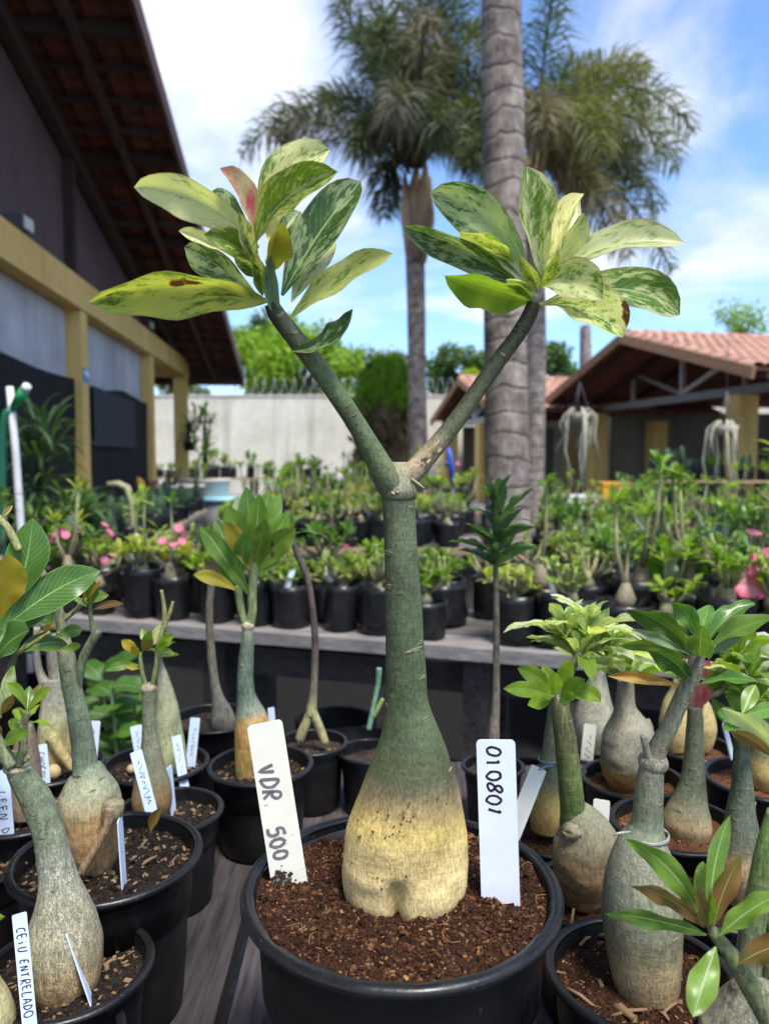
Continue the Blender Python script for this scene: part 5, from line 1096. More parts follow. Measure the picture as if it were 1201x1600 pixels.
# ---- gable buildings at the right
def gable_house(N, Fr, ze, za, length, label, ntile_rows=12, ntile_cols=22, wallback=True, inset=.9):
    N, Fr = V((*N, 0)), V((*Fr, 0)); g = (Fr-N).normalized(); r = V((g.y, -g.x, 0)); span = (Fr-N).length; A = (N+Fr)/2
    h = thing('open_pavilion', label, 'building', A)
    def pt(s, l, z): return N + g*s + r*l + V((0,0,z))                           # s along gable, l along ridge
    half = span/2; sl = math.hypot(half, za-ze); ang = math.atan2(za-ze, half)
    # roof deck slabs
    mb = MB()
    for s0, s1 in ((-.0, half), (half, span)):
        z0, z1 = (ze, za) if s0 < half-.01 else (za, ze)
        P = [pt(s0, 0, z0), pt(s1, 0, z1), pt(s1, length, z1), pt(s0, length, z0)]
        mb.add(P + [v + V((0,0,.05)) for v in P], [(3,2,1,0),(4,5,6,7),(0,1,5,4),(1,2,6,5),(2,3,7,6),(3,0,4,7)])
    rf = mb.build('roof', TILE_D, h, False)
    tm = tile_mesh(.24, .46, TILE); nrow = int(sl/.40)+1
    for i in range(min(nrow, ntile_rows)):
        for j in range(ntile_cols):
            l = .10 + j*.225
            if l > length: break
            d = i*.40 - .06; p = N + g*(d*math.cos(ang)) + r*l + V((0,0, ze + d*math.sin(ang) + .075))
            M = Matrix.Translation(p - worg(rf)) @ Matrix.Rotation(math.atan2(g.y, g.x)-math.pi/2, 4, 'Z') @ Matrix.Rotation(ang + rnd.uniform(-.01,.01), 4, 'X') @ Matrix.Rotation(rnd.uniform(-.02,.02), 4, 'Z')
            inst('roof_tile', tm, rf, M)
    for j in range(min(ntile_cols, int(length/.4))):                              # ridge caps
        M = Matrix.Translation(A + r*(.1+j*.4) + V((0,0,za+.10)) - worg(rf)) @ Matrix.Rotation(math.atan2(r.y, r.x)-math.pi/2, 4, 'Z'); inst('ridge_tile', tm, rf, M)
    for s0, z0, s1, z1 in ((-.12, ze-.05, half, za-.02), (span+.12, ze-.05, half, za-.02)):
        mb = MB(); mb.bar(pt(s0, -.03, z0), pt(s1, -.03, z1), .06, .20); mb.build('barge_board', BARGE, rf, False)
    k = 0
    for l in (.35, 1.3, 2.3, 3.3):
        for s0, s1 in ((0, half), (span, half)):
            mb = MB(); mb.bar(pt(s0, l, ze-.07), pt(s1, l, za-.07), .07, .12); mb.build('rafter', DARKW, rf, False)
    # truss
    tr_l = inset; zt_ = ze - .12
    mb = MB(); mb.bar(pt(.1, tr_l, zt_), pt(span-.1, tr_l, zt_), .10, .17); tr = mb.build('truss', GREYT, h, False)
    mb = MB(); mb.bar(pt(half, tr_l, zt_+.09), pt(half, tr_l, za-.12), .10, .10, g); mb.build('king_post', GREYT, tr, False)
    for s_ in (-1, 1):
        mb = MB(); mb.bar(pt(half, tr_l-.006, zt_+.1), pt(half+s_*half*.45, tr_l-.006, ze+(za-ze)*.5), .08, .09); mb.build('strut', GREYT, tr, False)
        mb = MB(); mb.bar(pt(half+s_*half*.5, tr_l, zt_+.09), pt(half+s_*half*.5, tr_l, ze+(za-ze)*.44), .08, .08, g); mb.build('strut', GREYT, tr, False)
    for s_ in (.25, 2.15, span-.25):
        for l in (tr_l, tr_l+4.2):
            if l > length: continue
            mb = MB(); mb.bar(pt(s_, l, 0), pt(s_, l, zt_-.086), .42, .42, g); mb.build('post', YELLOW, h, False)
    if wallback:
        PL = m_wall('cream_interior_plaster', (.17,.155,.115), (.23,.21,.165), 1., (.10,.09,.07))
        mb = MB(); mb.bar(pt(span-.1, tr_l+.5, (zt_)/2), pt(span-.1, length, zt_/2), .12, zt_-.1); mb.build('wall', PL, h, False)
        mb = MB(); mb.bar(pt(.5, length-.1, zt_/2), pt(span-.2, length-.1, zt_/2), .12, zt_-.1); mb.build('wall', PL, h, False)
    return h, pt, span, zt_
nN = at_y(1172, 578, 12.5); nF = at_y(848, 631, 20.6); nA = at_y(972, 527, 16.55)
H1, pt1, span1, zt1 = gable_house((nN.x, nN.y), (nF.x, nF.y), nN.z, nA.z, 9., 'open pavilion with terracotta tile roof, pale truss and ochre posts at the right', 11, 24, True, 1.45)
mN = at_y(772, 642, 19.6); mF = at_y(676, 668, 25.2); mA = at_y(718, 594, 22.4)
H2, pt2, span2, zt2 = gable_house((mN.x, mN.y), (mF.x, mF.y), mN.z, mA.z, 6.5, 'small tiled pavilion with ochre posts between the palm trunks', 9, 20, True, .5)
# extension wing: lower pink tiled slope and posts between the two gables is the pavilion behind

# ------------------------------------------------------------------ palms
@memo
def m_palm_trunk(name):
    t = NT(name); o = t.obj(); sp = t.n('SeparateXYZ', {0: o}); z = sp.outputs[2]
    wob = t.math('MULTIPLY', t.noise(t.mapping(o, (1,1,.2)), 4.5, 3), .16)
    wob = t.math('ADD', wob, t.math('MULTIPLY', t.noise(o, 2.2, 2), .22)); f = t.math('FRACT', t.math('MULTIPLY', t.math('ADD', z, wob), 6.4))
    ringc = t.math('MULTIPLY', t.ramp(f, [(0., 1.), (.05, 1.), (.11, 0.), (.88, 0.), (1., .55)]), t.ramp(t.noise(o, 9, 4), [(.35, .25), (.6, 1.)])); n1 = t.noise(o, 7, 7, .65); n2 = t.noise(t.mapping(o, (1,1,.3)), 46, 4)
    c = t.mix(t.ramp(n1, [(.36, 0.), (.64, 1.)]), (.12,.095,.085), (.37,.32,.28)); c = t.mix(1., c, t.ramp(n2, [(.3, .7), (.7, 1.2)]), 'MULTIPLY'); c = t.mix(t.math('MULTIPLY', ringc, .8), c, (.065,.048,.045))
    h = t.math('SUBTRACT', t.math('MULTIPLY', n2, .3), ringc)
    return t.done(t.bsdf(c, .85, t.bump(h, .6, .02), .2))
PTR = m_palm_trunk('ringed_palm_trunk')
SHEATH = m_wood('dry_palm_sheath', (.26,.19,.12), (.44,.35,.24), .8, 'z', 14, .4)
PLEAF = m_leaf('palm_leaflet', (.05,.075,.035), (.095,.125,.06), (.16,.2,.08), .05, None, 0, None, 0., .42, .30, 0.)
PLEAF_D = m_leaf('grey_palm_leaflet', (.12,.115,.085), (.19,.18,.13), (.16,.16,.1), .05, None, 0, None, 0., .6, .25, 0.)
PLEAF_Y = m_leaf('sunny_palm_leaflet', (.11,.13,.04), (.20,.21,.08), (.2,.2,.08), .05, None, 0, None, 0., .45, .35, 0.)
def frond(parent, P0, P1, P2, mat, ll=.40, n=80, seed=0, whorl=7, droop=.35, wid=.028):
    rr = random.Random(seed); mb = MB(); pts, L = [], 0
    for i in range(15):
        u = i/14; pts.append(P0*(1-u)**2 + P1*2*u*(1-u) + P2*u*u)
    mb.tube(pts, [lerp(.035, .006, i/14) for i in range(15)], 6)
    for i in range(n):
        u = .12 + .88*i/n; c = P0*(1-u)**2 + P1*2*u*(1-u) + P2*u*u; T = ((P1-P0)*(1-u)+(P2-P1)*u).normalized()
        s1 = T.cross(V((0,0,1))).normalized(); s2 = s1.cross(T)
        for k in range(whorl):
            a = 2*math.pi*(k+rr.random())/whorl; d = (s1*math.cos(a)+s2*math.sin(a)+T*rr.uniform(.35,.9)).normalized()
            l = ll*(math.sin(math.pi*min(1, .12+u*.86))**.5)*rr.uniform(.7,1.15)
            m = c + d*l*.55; e = c + d*l + V((0,0,-l*droop*rr.uniform(.5,1.3))); w = wid*rr.uniform(.7,1.2)
            sd = d.cross(V((rr.uniform(-1,1), rr.uniform(-1,1), rr.uniform(-1,1)))).normalized()*w/2
            mb.add([c-sd*.5, c+sd*.5, m+sd, m-sd, e], [(0,1,2,3),(3,2,4)], [(.1,.3),(.1,.7),(.5,.9),(.5,.1),(1,.5)])
    return mb.build('frond', mat, parent)
def palm(label, basepx, ptsY, trunk_px, Y, zcrown, fr, shaft=None, wscale=1., seed=0):
    P = [at_y(x, y, Y) for x, y, w in trunk_px]; W = [w/2*mpp(p) for (x, y, w), p in zip(trunk_px, P)]
    b = V((P[-1].x + (P[-1].x-P[-2].x)*.2, Y, 0)); P.append(b); W.append(W[-1]*1.25)
    if zcrown: P.insert(0, V((P[0].x + .02, Y, zcrown))); W.insert(0, W[0]*.8)
    t = thing('palm_tree', label, 'palm tree', b, 'foxtail palms')
    P2 = [tuple(p)+(w,) for p, w in zip(P, W)]; S = catmull(P2, 60); mb = MB()
    mb.tube([s[:3] for s in S], [s[3] for s in S], 28, True, None, lambda u, a, c: 1 + .025*noise.noise(V((math.cos(a)*2, math.sin(a)*2, c.z*1.5+seed))))
    mb.build('trunk', PTR, t)
    return t, V(P[0])
# trunk right behind the fork
tA, topA = palm('thick ringed palm trunk standing close behind the main plant', None, None, [(783,-40,61),(785,150,65),(787,320,66),(789,500,67),(791,700,69),(792,800,70)], 5.1, 7.6, None, seed=1)
for k in range(12):
    a = k*2.4; el = R(65 - 70*(k/12)); d = V((math.cos(a)*math.cos(el), math.sin(a)*math.cos(el), math.sin(el))); p0 = topA + V((0,0,.25))
    frond(tA, p0, p0 + d*1.3 + V((0,0,.5)), p0 + V((d.x, d.y, 0)).normalized()*2.0 + V((0,0, 1.6*d.z - .45)), PLEAF, .42, 60, 100+k)
mb = MB(); mb.tube([topA - V((0,0,.1)), topA + V((0,0,.5)), topA + V((0,0,.9))], [.13,.12,.05], 14); mb.build('crownshaft', m_plain('green_crownshaft', (.13,.18,.07), .5, .3), tA)
# left background palm
YC = 12.
tC, topC = palm('slim ringed palm with bushy crown beside the clipped cypress', None, None, [(648,395,30),(650,480,29),(651,560,28),(652,650,29),(654,720,30)], YC, None, None, seed=2)
for k, (a, b, w) in enumerate([((648,408),(650,262),34), ((640,400),(632,268),18), ((660,410),(672,276),16), ((650,405),(664,255),22)]):
    mb = MB(); mb.tube([at_y(a[0], a[1], YC-.05*k), at_y((a[0]+b[0])/2+(k-1)*3, (a[1]+b[1])/2, YC-.08*k), at_y(*b, YC-.06*k)], [w/2*YC/FPX*.72, w/2*YC/FPX*(1.05+.1*k), w/2*YC/FPX*.25], 10, True, None, lambda u, a, c: 1+.25*noise.noise(V((math.cos(a)*2, math.sin(a)*2, c.z*3)))); mb.build('leaf_sheath', SHEATH, tC)
CF = [((640,262),(520,70),(375,245),0,PLEAF), ((645,258),(470,150),(440,215),-.6,PLEAF_D), ((645,255),(560,60),(530,-10),.4,PLEAF), ((650,255),(600,60),(585,-90),0,PLEAF), ((652,255),(660,60),(655,-90),-.4,PLEAF), ((655,255),(700,70),(720,-40),.3,PLEAF), ((655,258),(730,90),(770,130),0,PLEAF), ((658,262),(720,150),(790,235),-.3,PLEAF_D), ((655,262),(700,150),(735,250),.8,PLEAF), ((640,262),(590,140),(560,240),-.9,PLEAF), ((640,270),(600,200),(600,340),.5,PLEAF), ((652,262),(670,140),(690,200),-1.6,PLEAF), ((648,262),(630,100),(620,170),-1.8,PLEAF_D), ((648,258),(600,110),(640,60),1.2,PLEAF), ((650,258),(640,130),(610,110),-1.2,PLEAF), ((655,258),(690,120),(700,70),1.0,PLEAF_D), ((645,262),(560,120),(500,160),.8,PLEAF), ((648,258),(610,90),(560,40),-.5,PLEAF), ((650,255),(630,40),(640,-60),.6,PLEAF_D), ((652,255),(690,60),(690,-60),-.3,PLEAF), ((652,256),(720,60),(745,40),.6,PLEAF_Y), ((650,256),(650,90),(670,20),-1.4,PLEAF_D), ((648,258),(590,90),(600,30),-1.2,PLEAF), ((655,260),(740,130),(760,190),.9,PLEAF)]
for k, (a, m, b, dy, mt) in enumerate(CF):
    frond(tC, at_y(*a, YC), at_y(*m, YC+dy*.6), at_y(*b, YC+dy), mt, .62, 60, 200+k, 6, .45, .024)
# right background palm
YB = 11.
tB, topB = palm('slim ringed palm whose bushy fronds hang over the pavilion roof', None, None, [(834,300,28),(836,420,30),(837,520,31),(836,620,31),(835,700,32),(834,760,33)], YB, None, None, seed=3)
for k, (a, b, w) in enumerate([((834,330),(834,230),30), ((828,320),(820,240),16), ((842,325),(850,235),16)]):
    mb = MB(); mb.tube([at_y(*a, YB-.05*k), at_y(*b, YB-.06*k)], [w/2*YB/FPX, w/2*YB/FPX*.4], 10); mb.build('leaf_sheath', SHEATH, tB)
BF = [((838,262),(950,40),(1085,205),0,PLEAF_Y), ((838,262),(960,90),(1060,260),-.5,PLEAF_Y), ((838,266),(930,120),(1000,290),.6,PLEAF), ((838,270),(920,180),(1050,425),.2,PLEAF), ((838,272),(900,220),(985,400),-.6,PLEAF_D), ((836,262),(880,60),(930,120),.9,PLEAF), ((834,262),(850,60),(870,-60),0,PLEAF), ((832,262),(790,80),(760,-40),.5,PLEAF), ((830,264),(760,110),(700,200),0,PLEAF), ((830,268),(770,170),(730,260),-.6,PLEAF), ((838,264),(900,110),(945,240),-1.2,PLEAF_Y), ((838,270),(890,200),(920,330),.9,PLEAF_D), ((836,262),(890,100),(900,210),1.3,PLEAF), ((834,262),(840,110),(850,200),-1.4,PLEAF_D), ((838,266),(940,140),(1030,330),.9,PLEAF), ((838,264),(920,60),(1010,110),.4,PLEAF_Y)]
for k, (a, m, b, dy, mt) in enumerate(BF):
    frond(tB, at_y(*a, YB), at_y(*m, YB+dy*.6), at_y(*b, YB+dy), mt, .60, 58, 300+k, 6, .45, .024)
tD, topD = palm('bare pale palm spear rising behind the pavilion roof', None, None, [(915,508,14),(915,560,18),(916,640,20)], 30., None, None, seed=4)

# ------------------------------------------------------------------ trees behind the wall
BARK = m_plain('tree_bark', (.09,.07,.05), .9, .2, .4, 12, .5)
TL1 = m_leaf('sunny_tree_leaf', (.15,.27,.02), (.30,.46,.04), (.2,.3,.05), .01, None, 0, None, 0., .5, .4, 0.)
TL2 = m_leaf('tree_leaf', (.05,.11,.02), (.10,.18,.035), (.2,.3,.05), .01, None, 0, None, 0., .5, .35, 0.)
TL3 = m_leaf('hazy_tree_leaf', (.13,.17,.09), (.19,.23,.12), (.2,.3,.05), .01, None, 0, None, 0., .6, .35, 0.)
def tree(label, px, ytop, ybot, Y, wpx, mat, n=5000, seed=0, ls=.22, dens=14):
    rr = random.Random(seed); top, bot = at_y(px, ytop, Y), at_y(px, ybot, Y); m = mpp(top); wr = wpx/2*m
    t = thing('tree', label, 'tree', (top.x, Y, 0), 'trees beyond the concrete wall')
    cz, hz_ = (top.z+bot.z)/2, (top.z-bot.z)/2
    mb = MB(); mb.tube([(top.x, Y, 0), (top.x+.1, Y, bot.z*.6), (top.x, Y, cz)], [.22,.17,.08], 8)
    cl = []
    for k in range(dens):
        a = rr.random()*6.28; q = rr.random()**.5; z = rr.uniform(-.85, .8); s_ = math.sqrt(max(0, 1-z*z))
        c = V((top.x + math.cos(a)*wr*q*s_*.85, Y + math.sin(a)*wr*q*s_*.7, cz + z*hz_*.85)); cl.append((c, rr.uniform(.22,.40)*min(wr, hz_*1.3)))
        mb.tube([(top.x, Y, lerp(bot.z*.6, cz, rr.random())), ((c.x+top.x)/2, (c.y+Y)/2, (c.z+cz)/2-.2), tuple(c)], [.07,.045,.015], 5)
    mb.build('trunk', BARK, t)
    mb = MB()
    for _ in range(n):
        c, r = cl[rr.randrange(len(cl))]; d = V((rr.gauss(0,1), rr.gauss(0,1), rr.gauss(0,1))).normalized(); p = c + d*r*rr.uniform(.55,1.1)
        nn = (d*.5 + V((rr.gauss(0,.6), rr.gauss(0,.6), rr.gauss(0,.6)+.5))).normalized(); x = nn.orthogonal().normalized(); x = Matrix.Rotation(rr.random()*6, 3, nn) @ x; y = nn.cross(x)
        l = ls*rr.uniform(.6,1.3); w = l*.5
        mb.add([p, p+x*l*.5+y*w*.5, p+x*l, p+x*l*.5-y*w*.5], [(0,1,2,3)], [(0,.5),(.5,1),(1,.5),(.5,0)])
    mb.build('crown', mat, t)
tree('bright yellow-green leafy tree rising over the concrete wall', 455, 500, 640, 31, 230, TL1, 8000, 1, .26, 24)
tree('dark feathery tree behind the shed roof corner', 385, 462, 600, 36, 120, TL2, 3500, 2, .30, 16)
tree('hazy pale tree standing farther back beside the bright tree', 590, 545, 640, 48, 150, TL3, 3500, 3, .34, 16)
tree('green tree over the wall between the two palm trunks', 712, 540, 640, 40, 110, TL2, 4500, 4, .30, 18)
tree('bright shrubby tree in front of the wall end between palm trunks', 742, 565, 640, 34, 60, TL1, 2500, 14, .26, 12)
tree('dark green tree behind the pavilion gable', 868, 530, 640, 44, 110, TL2, 4500, 5, .32, 18)
tree('low tree crown showing above the wall beside the shed corner', 290, 585, 640, 33, 120, TL2, 3500, 6, .26, 14)
tree('faint airy tree beyond the pavilion ridge', 1165, 465, 560, 50, 130, TL1, 900, 7, .30, 14)
tree('hazy low tree closing the gap over the wall', 530, 590, 650, 42, 160, TL2, 3500, 8, .30, 14)
# clipped cypress, brown below, green above
YT = 14.; c0 = at_y(603, 720, YT); ct = at_y(606, 572, YT)
t = thing('clipped_cypress', 'rounded cypress, bright green above and bare brown below', 'shrub', (c0.x, YT, 0))
mb = MB(); mb.tube([(c0.x, YT, 0), (c0.x, YT, 1.8)], [.07,.03], 8)
rr = random.Random(4)
for k in range(260):
    a = rr.random()*6.28; z = rr.uniform(.3, 1.75); mb.tube([(c0.x, YT, z-.2), (c0.x+math.cos(a)*.42*rr.uniform(.7,1.1), YT+math.sin(a)*.42, z+.25)], [.012,.005], 4)
mb.build('trunk', m_plain('brown_twigs', (.15,.105,.065), .95, .1, .4, 20), t)
for nm, mt, z0, z1, n in (('dead_foliage', m_leaf('dead_cypress_spray', (.17,.12,.07), (.26,.19,.11), (.2,.15,.1), .01, None, 0, None, 0., .8, .2, 0.), .4, 2.15, 3600), ('crown', m_leaf('cypress_spray', (.10,.22,.015), (.20,.36,.03), (.2,.3,.05), .01, None, 0, None, 0., .5, .35, 0.), 2.0, ct.z, 3400)):
    mb = MB()
    for _ in range(n):
        a = rr.random()*6.28; u = rr.random(); z = lerp(z0, z1, u)
        rmax = .55*(math.sqrt(max(0, 1-((z-1.5)/(ct.z-1.45))**2)) if z > 1.5 else (1 if nm == 'crown' else .92)); rr_ = rmax*rr.uniform(.72,1.10)*(1+.34*noise.noise(V((math.cos(a)*2.2, math.sin(a)*2.2, z*2.4))))
        p = V((c0.x+math.cos(a)*rr_, YT+math.sin(a)*rr_, z)); d = (V((math.cos(a)*.5, math.sin(a)*.5, 1)) + V((rr.gauss(0,.35), rr.gauss(0,.35), rr.gauss(0,.2)))).normalized(); sd = d.cross(V((math.cos(a), math.sin(a), .1))).normalized(); l = rr.uniform(.09,.26)
        mb.add([p, p+d*l*.5+sd*l*.3, p+d*l, p+d*l*.5-sd*l*.3], [(0,1,2,3)], [(0,.5),(.5,1),(1,.5),(.5,0)])
    mb.build(nm, mt, t)
# ------------------------------------------------------------------ benches with bagged seedlings
BAG = m_pot('black_nursery_bag', (.010,.011,.013), .30)
WEATHER = m_wood('weathered_bench_board', (.10,.085,.085), (.22,.20,.195), .88, 'x', 26, .4); TANW = m_wood('pale_tan_board', (.36,.25,.15), (.50,.37,.24), .8, 'x', 20, .3)
def bench(name, label, a, b, dep, z, n, front, top, legs=True, apron=None):
    a, b = V(a), V(b); t = (b-a); L = t.length; t.normalize(); d = V((-t.y, t.x, 0)); o = thing(name, label, 'bench', (a+b)/2 - V((0,0,(a+b).z/2)))
    P = lambda u, v, zz: V((a.x, a.y, 0)) + t*u + d*v + V((0,0,zz))
    mb = MB(); mb.bar(P(0, .02, z-.013), P(L, .02, z-.013), .04, .034); mb.build('front_rail', front, o, False)
    w = (dep-.05)/n
    for i in range(n):
        v = .05 + (i+.5)*w; mb = MB(); mb.bar(P(rnd.uniform(-.03,.03), v, z-.014), P(L+rnd.uniform(-.03,.03), v, z-.014), w-.012, .022); mb.build('slat', top, o, False)
    if apron:
        mb = MB(); mb.bar(P(.0, .20, z-.135), P(L, .20, z-.125), .03, .085); mb.build('apron_board', apron, o, False)
        mb = MB(); mb.bar(P(.0, dep-.04, z-.13), P(L, dep-.04, z-.13), .03, .11); mb.build('apron_board', apron, o, False)
    if legs:
        m = max(2, int(L/.75)+1)
        for i in range(m):
            for v in (.16, dep-.1):
                mb = MB(); mb.bar(P(.08+(L-.16)*i/(m-1), v, 0), P(.08+(L-.16)*i/(m-1), v, z-.026), .075, .075, d); mb.build('leg', WOOD_DARK, o, False)
    return P, L
# prototypes ---------------------------------------------------------------
def bag_mesh(seed, r=.056, h=.125):
    rr = random.Random(seed); mb = MB(); N = 22
    prof = [(.02, .0005), (r*.92, .0005), (r*.98, .01), (r*1.03, h*.3), (r, h*.6), (r*1.02, h*.85), (r*1.05, h), (r*.98, h-.001), (r*.94, h-.018), (.005, h-.02)]
    mb.lathe(prof, 0, 0, N, lambda a, r_, z: r_*(.12*noise.noise(V((math.cos(a)*2.2+seed, math.sin(a)*2.2, z*26))) + .07*noise.noise(V((math.cos(a)*5+seed, math.sin(a)*5, z*60)))))
    return mb.mesh('nursery_bag', BAG)
def seedling_meshes(seed, kind, mats, zb=.105):
    rr = random.Random(seed); st, fo = MB(), MB()
    if kind == 'leggy':                                     # thin bare stems with small leaf tufts
        st.tube([(0,0,zb-.01), (0,0,zb+.015), (0,0,zb+.05)], [.018,.022,.008], 10, True, [(.2,.17,.11)]*3)
        for k in range(rr.randint(2,5)):
            a = rr.random()*6.28; q = rr.uniform(.02,.09); h = rr.uniform(.09,.22); tip = V((math.cos(a)*q, math.sin(a)*q, zb+.03+h)); st.tube([(0,0,zb+.03), (math.cos(a)*q*.8, math.sin(a)*q*.8, zb+.03+h*.45), tuple(tip)], [.006,.005,.0035], 6, True, [(.2,.17,.11), (.22,.2,.12), (.2,.24,.08)])
            for j in range(9):
                az = j*2.4+rr.random(); el = R(rr.uniform(-15,70)); d = V((math.cos(az)*math.cos(el), math.sin(az)*math.cos(el), math.sin(el))); l = rr.uniform(.03,.06); b0 = tip - V((0,0,.02*(1-j/9))); leaf_geo(fo, b0, b0+d*l*.55+V((0,0,l*.12)), b0+d*l, l*.36, V((0,0,1)) if abs(d.z) < .9 else V((1,0,0)), .35, -.1, .08, 1.3, .8, 4, 2, seed*71+k*9+j)
    if kind in ('seed', 'bush', 'tall', 'bare'):
        ns, H, ll, lw, nl = {'seed': (rr.randint(6,10), .045, .036, .016, 10), 'bush': (rr.randint(8,12), .055, .038, .019, 11), 'tall': (rr.randint(3,6), .11, .07, .025, 13), 'bare': (rr.randint(8,12), .075, .026, .012, 7)}[kind]
        c = (.27,.25,.13); cb = (.20,.17,.11); R0 = rr.uniform(.012,.022)
        st.tube([(0,0,zb-.01), (0,0,zb+.01), (0,0,zb+.03), (0,0,zb+.045)], [R0*.9, R0*1.2, R0*.9, R0*.4], 10, True, [cb, cb, c, c])
        for k in range(ns):
            a = k*6.28/ns + rr.uniform(-.5,.5); q = rr.uniform(.015,.075); h = H*rr.uniform(.35,1.3); tip = V((math.cos(a)*q, math.sin(a)*q, zb+.03+h)); mid = V((math.cos(a)*q*.7, math.sin(a)*q*.7, zb+.03+h*.4))
            st.tube([(0,0,zb+.02), tuple(mid), tuple(tip)], [.007,.006,.004], 6, True, [cb, c, (.2,.24,.08)])
            for j in range(nl):
                az = j*2.4+rr.random(); el = R(rr.uniform(-10, 75)); d = V((math.cos(az)*math.cos(el), math.sin(az)*math.cos(el), math.sin(el))); b0 = tip - V((0,0,h*.35*(1-j/nl)))
                l = ll*rr.uniform(.6,1.2); leaf_geo(fo, b0, b0+d*l*.55+V((0,0,l*.12)), b0+d*l, lw*l/ll, V((0,0,1)) if abs(d.z) < .9 else V((1,0,0)), .3, -.1, .05, 1.3, .8, 4, 2, seed*77+k*9+j)
    elif kind == 'spike':                                   # agave-like upright blades
        st.tube([(0,0,zb-.01), (0,0,zb+.03)], [.02,.012], 8, True, [(.2,.24,.12)]*2)
        for j in range(16):
            az = j*2.4; el = R(rr.uniform(35, 85)); d = V((math.cos(az)*math.cos(el), math.sin(az)*math.cos(el), math.sin(el))); l = rr.uniform(.12,.22)
            leaf_geo(fo, V((0,0,zb)), V((0,0,zb))+d*l*.5, V((0,0,zb))+d*l, .034, V((0,0,1)) if el < 1.2 else V((1,0,0)), .5, 0, .02, .8, .8, 5, 2, j)
    elif kind == 'cactus':
        for k in range(rr.randint(2,4)):
            a = rr.random()*6.28; q = rr.uniform(0,.03); h = rr.uniform(.06,.17); r = rr.uniform(.016,.028); cc = (.045,.075,.045)
            fo.tube([(math.cos(a)*q, math.sin(a)*q, zb-.01), (math.cos(a)*q, math.sin(a)*q, zb+h*.5), (math.cos(a)*q, math.sin(a)*q, zb+h*.92), (math.cos(a)*q, math.sin(a)*q, zb+h)], [r*.9, r, r*.75, r*.15], 16, True, None, lambda u, a, c: 1+.16*(-1)**int(round(a/(2*math.pi/16))))
        st.tube([(0,0,zb-.015), (0,0,zb)], [.045,.045], 10, True, [(.12,.09,.06)]*2)
    return st, fo
BLF = [m_leaf('seedling_leaf', (.14,.26,.025), (.27,.42,.055), (.3,.4,.15), .02, None, 0, None, 0., .4, .4, 0., .10), m_leaf('seedling_leaf_dark', (.07,.16,.025), (.14,.26,.04), (.3,.4,.15), .02, None, 0, None, 0., .4, .36, 0., .10)]
SEM = m_leaf('pale_seedling_leaf', (.24,.33,.06), (.38,.46,.11), (.3,.4,.15), .02, None, 0, None, 0., .4, .4, 0., .25)
SPK = m_leaf('blue_agave_blade', (.07,.13,.085), (.12,.19,.12), (.2,.3,.2), .02, None, 0, None, 0., .45, .25, 0.)
CAC = m_plain('cactus_skin', (.045,.085,.045), .6, .3, .35, 60)
bags = [bag_mesh(k, .052+.003*(k % 4), .105+.008*(k % 5)) for k in range(9)]
PRO = {}
for kind, mats, cnt in (('seed', [BLF[0], SEM, BLF[0]], 8), ('bush', [BLF[0], BLF[1], SEM], 9), ('tall', [LGR, BLF[0], LMG, LGB], 8), ('bare', [SEM, BLF[0]], 6), ('leggy', [BLF[0], SEM, BLF[1], LGB], 9), ('spike', [SPK, LGB], 3), ('cactus', [CAC], 5)):
    PRO[kind] = []
    for k in range(cnt):
        st, fo = seedling_meshes(k*13+len(kind), kind, mats); PRO[kind].append((st.mesh('seedling_stem', BK_SM), fo.mesh('seedling_leaves', mats[k % len(mats)])))
fl_me = {}
def flower_mesh(mat):
    if mat.name not in fl_me:
        mb = MB()
        for k in range(5):
            a = 2*math.pi*k/5; d = V((math.cos(a), math.sin(a), .3)); leaf_geo(mb, V((0,0,0)), d*.009+V((0,0,.003)), d*.016, .016, V((0,0,1)), .05, -.1, .1, 1.5, .6, 4, 2, k)
        fl_me[mat.name] = mb.mesh('small_flower', mat)
    return fl_me[mat.name]
def bagged(name, label, group, p, kind, s=1., flow=None, rr=rnd, cat='seedling'):
    t = thing(name, label, cat, p, group); t.rotation_euler = (rr.gauss(0,.05), rr.gauss(0,.05), rr.random()*6.28); t.scale = (s*rr.uniform(.9,1.1), s*rr.uniform(.9,1.1), s*rr.uniform(.8,1.2))
    st, fo = PRO[kind][rr.randrange(len(PRO[kind]))]
    inst('bag', bags[rr.randrange(9)], t); inst('stem', st, t); inst('foliage' if kind != 'cactus' else 'cactus_body', fo, t)
    if flow:
        for _ in range(rr.randint(1,3)):
            M = Matrix.Diagonal((1,1,1,1)) @ Matrix.Translation((rr.uniform(-.05,.05), rr.uniform(-.05,.05), rr.uniform(.20,.25))) @ Matrix.Rotation(rr.uniform(-1,1), 4, 'X'); inst('flower', flower_mesh(flow), t, M)
    return t
# bench with the grey rail, just behind the table
zB = .75; A2, B2 = at_z(60, 964, zB), at_z(850, 1024, zB); dirv = (B2-A2).normalized(); A2 = A2 - dirv*.35; B2 = B2 + dirv*1.5
P2, L2 = bench('slatted_bench', 'grey railed slatted bench right behind the plank table, filled with bagged seedlings', A2, B2, .54, zB, 4, WOOD_GREY, WEATHER, True, m_wood('grey_apron', (.07,.06,.058), (.15,.135,.13), .9, 'x', 30, .6))
rs = random.Random(21)
LOOK = {'seed': 'low bright green', 'bush': 'bushy green', 'tall': 'large leafed', 'leggy': 'leggy', 'bare': 'thin twiggy', 'spike': 'blue-green spiky', 'cactus': 'dark ribbed'}
ORD = ['first', 'second', 'third', 'fourth', 'fifth', 'sixth', 'seventh', 'eighth', 'ninth', 'tenth', 'eleventh', 'twelfth', 'thirteenth']
def lab(kind, fl, row, where): return '%s%s plant in a black bag, %s row %s' % ('pink blooming ' if fl else '', LOOK[kind], ORD[row], where)
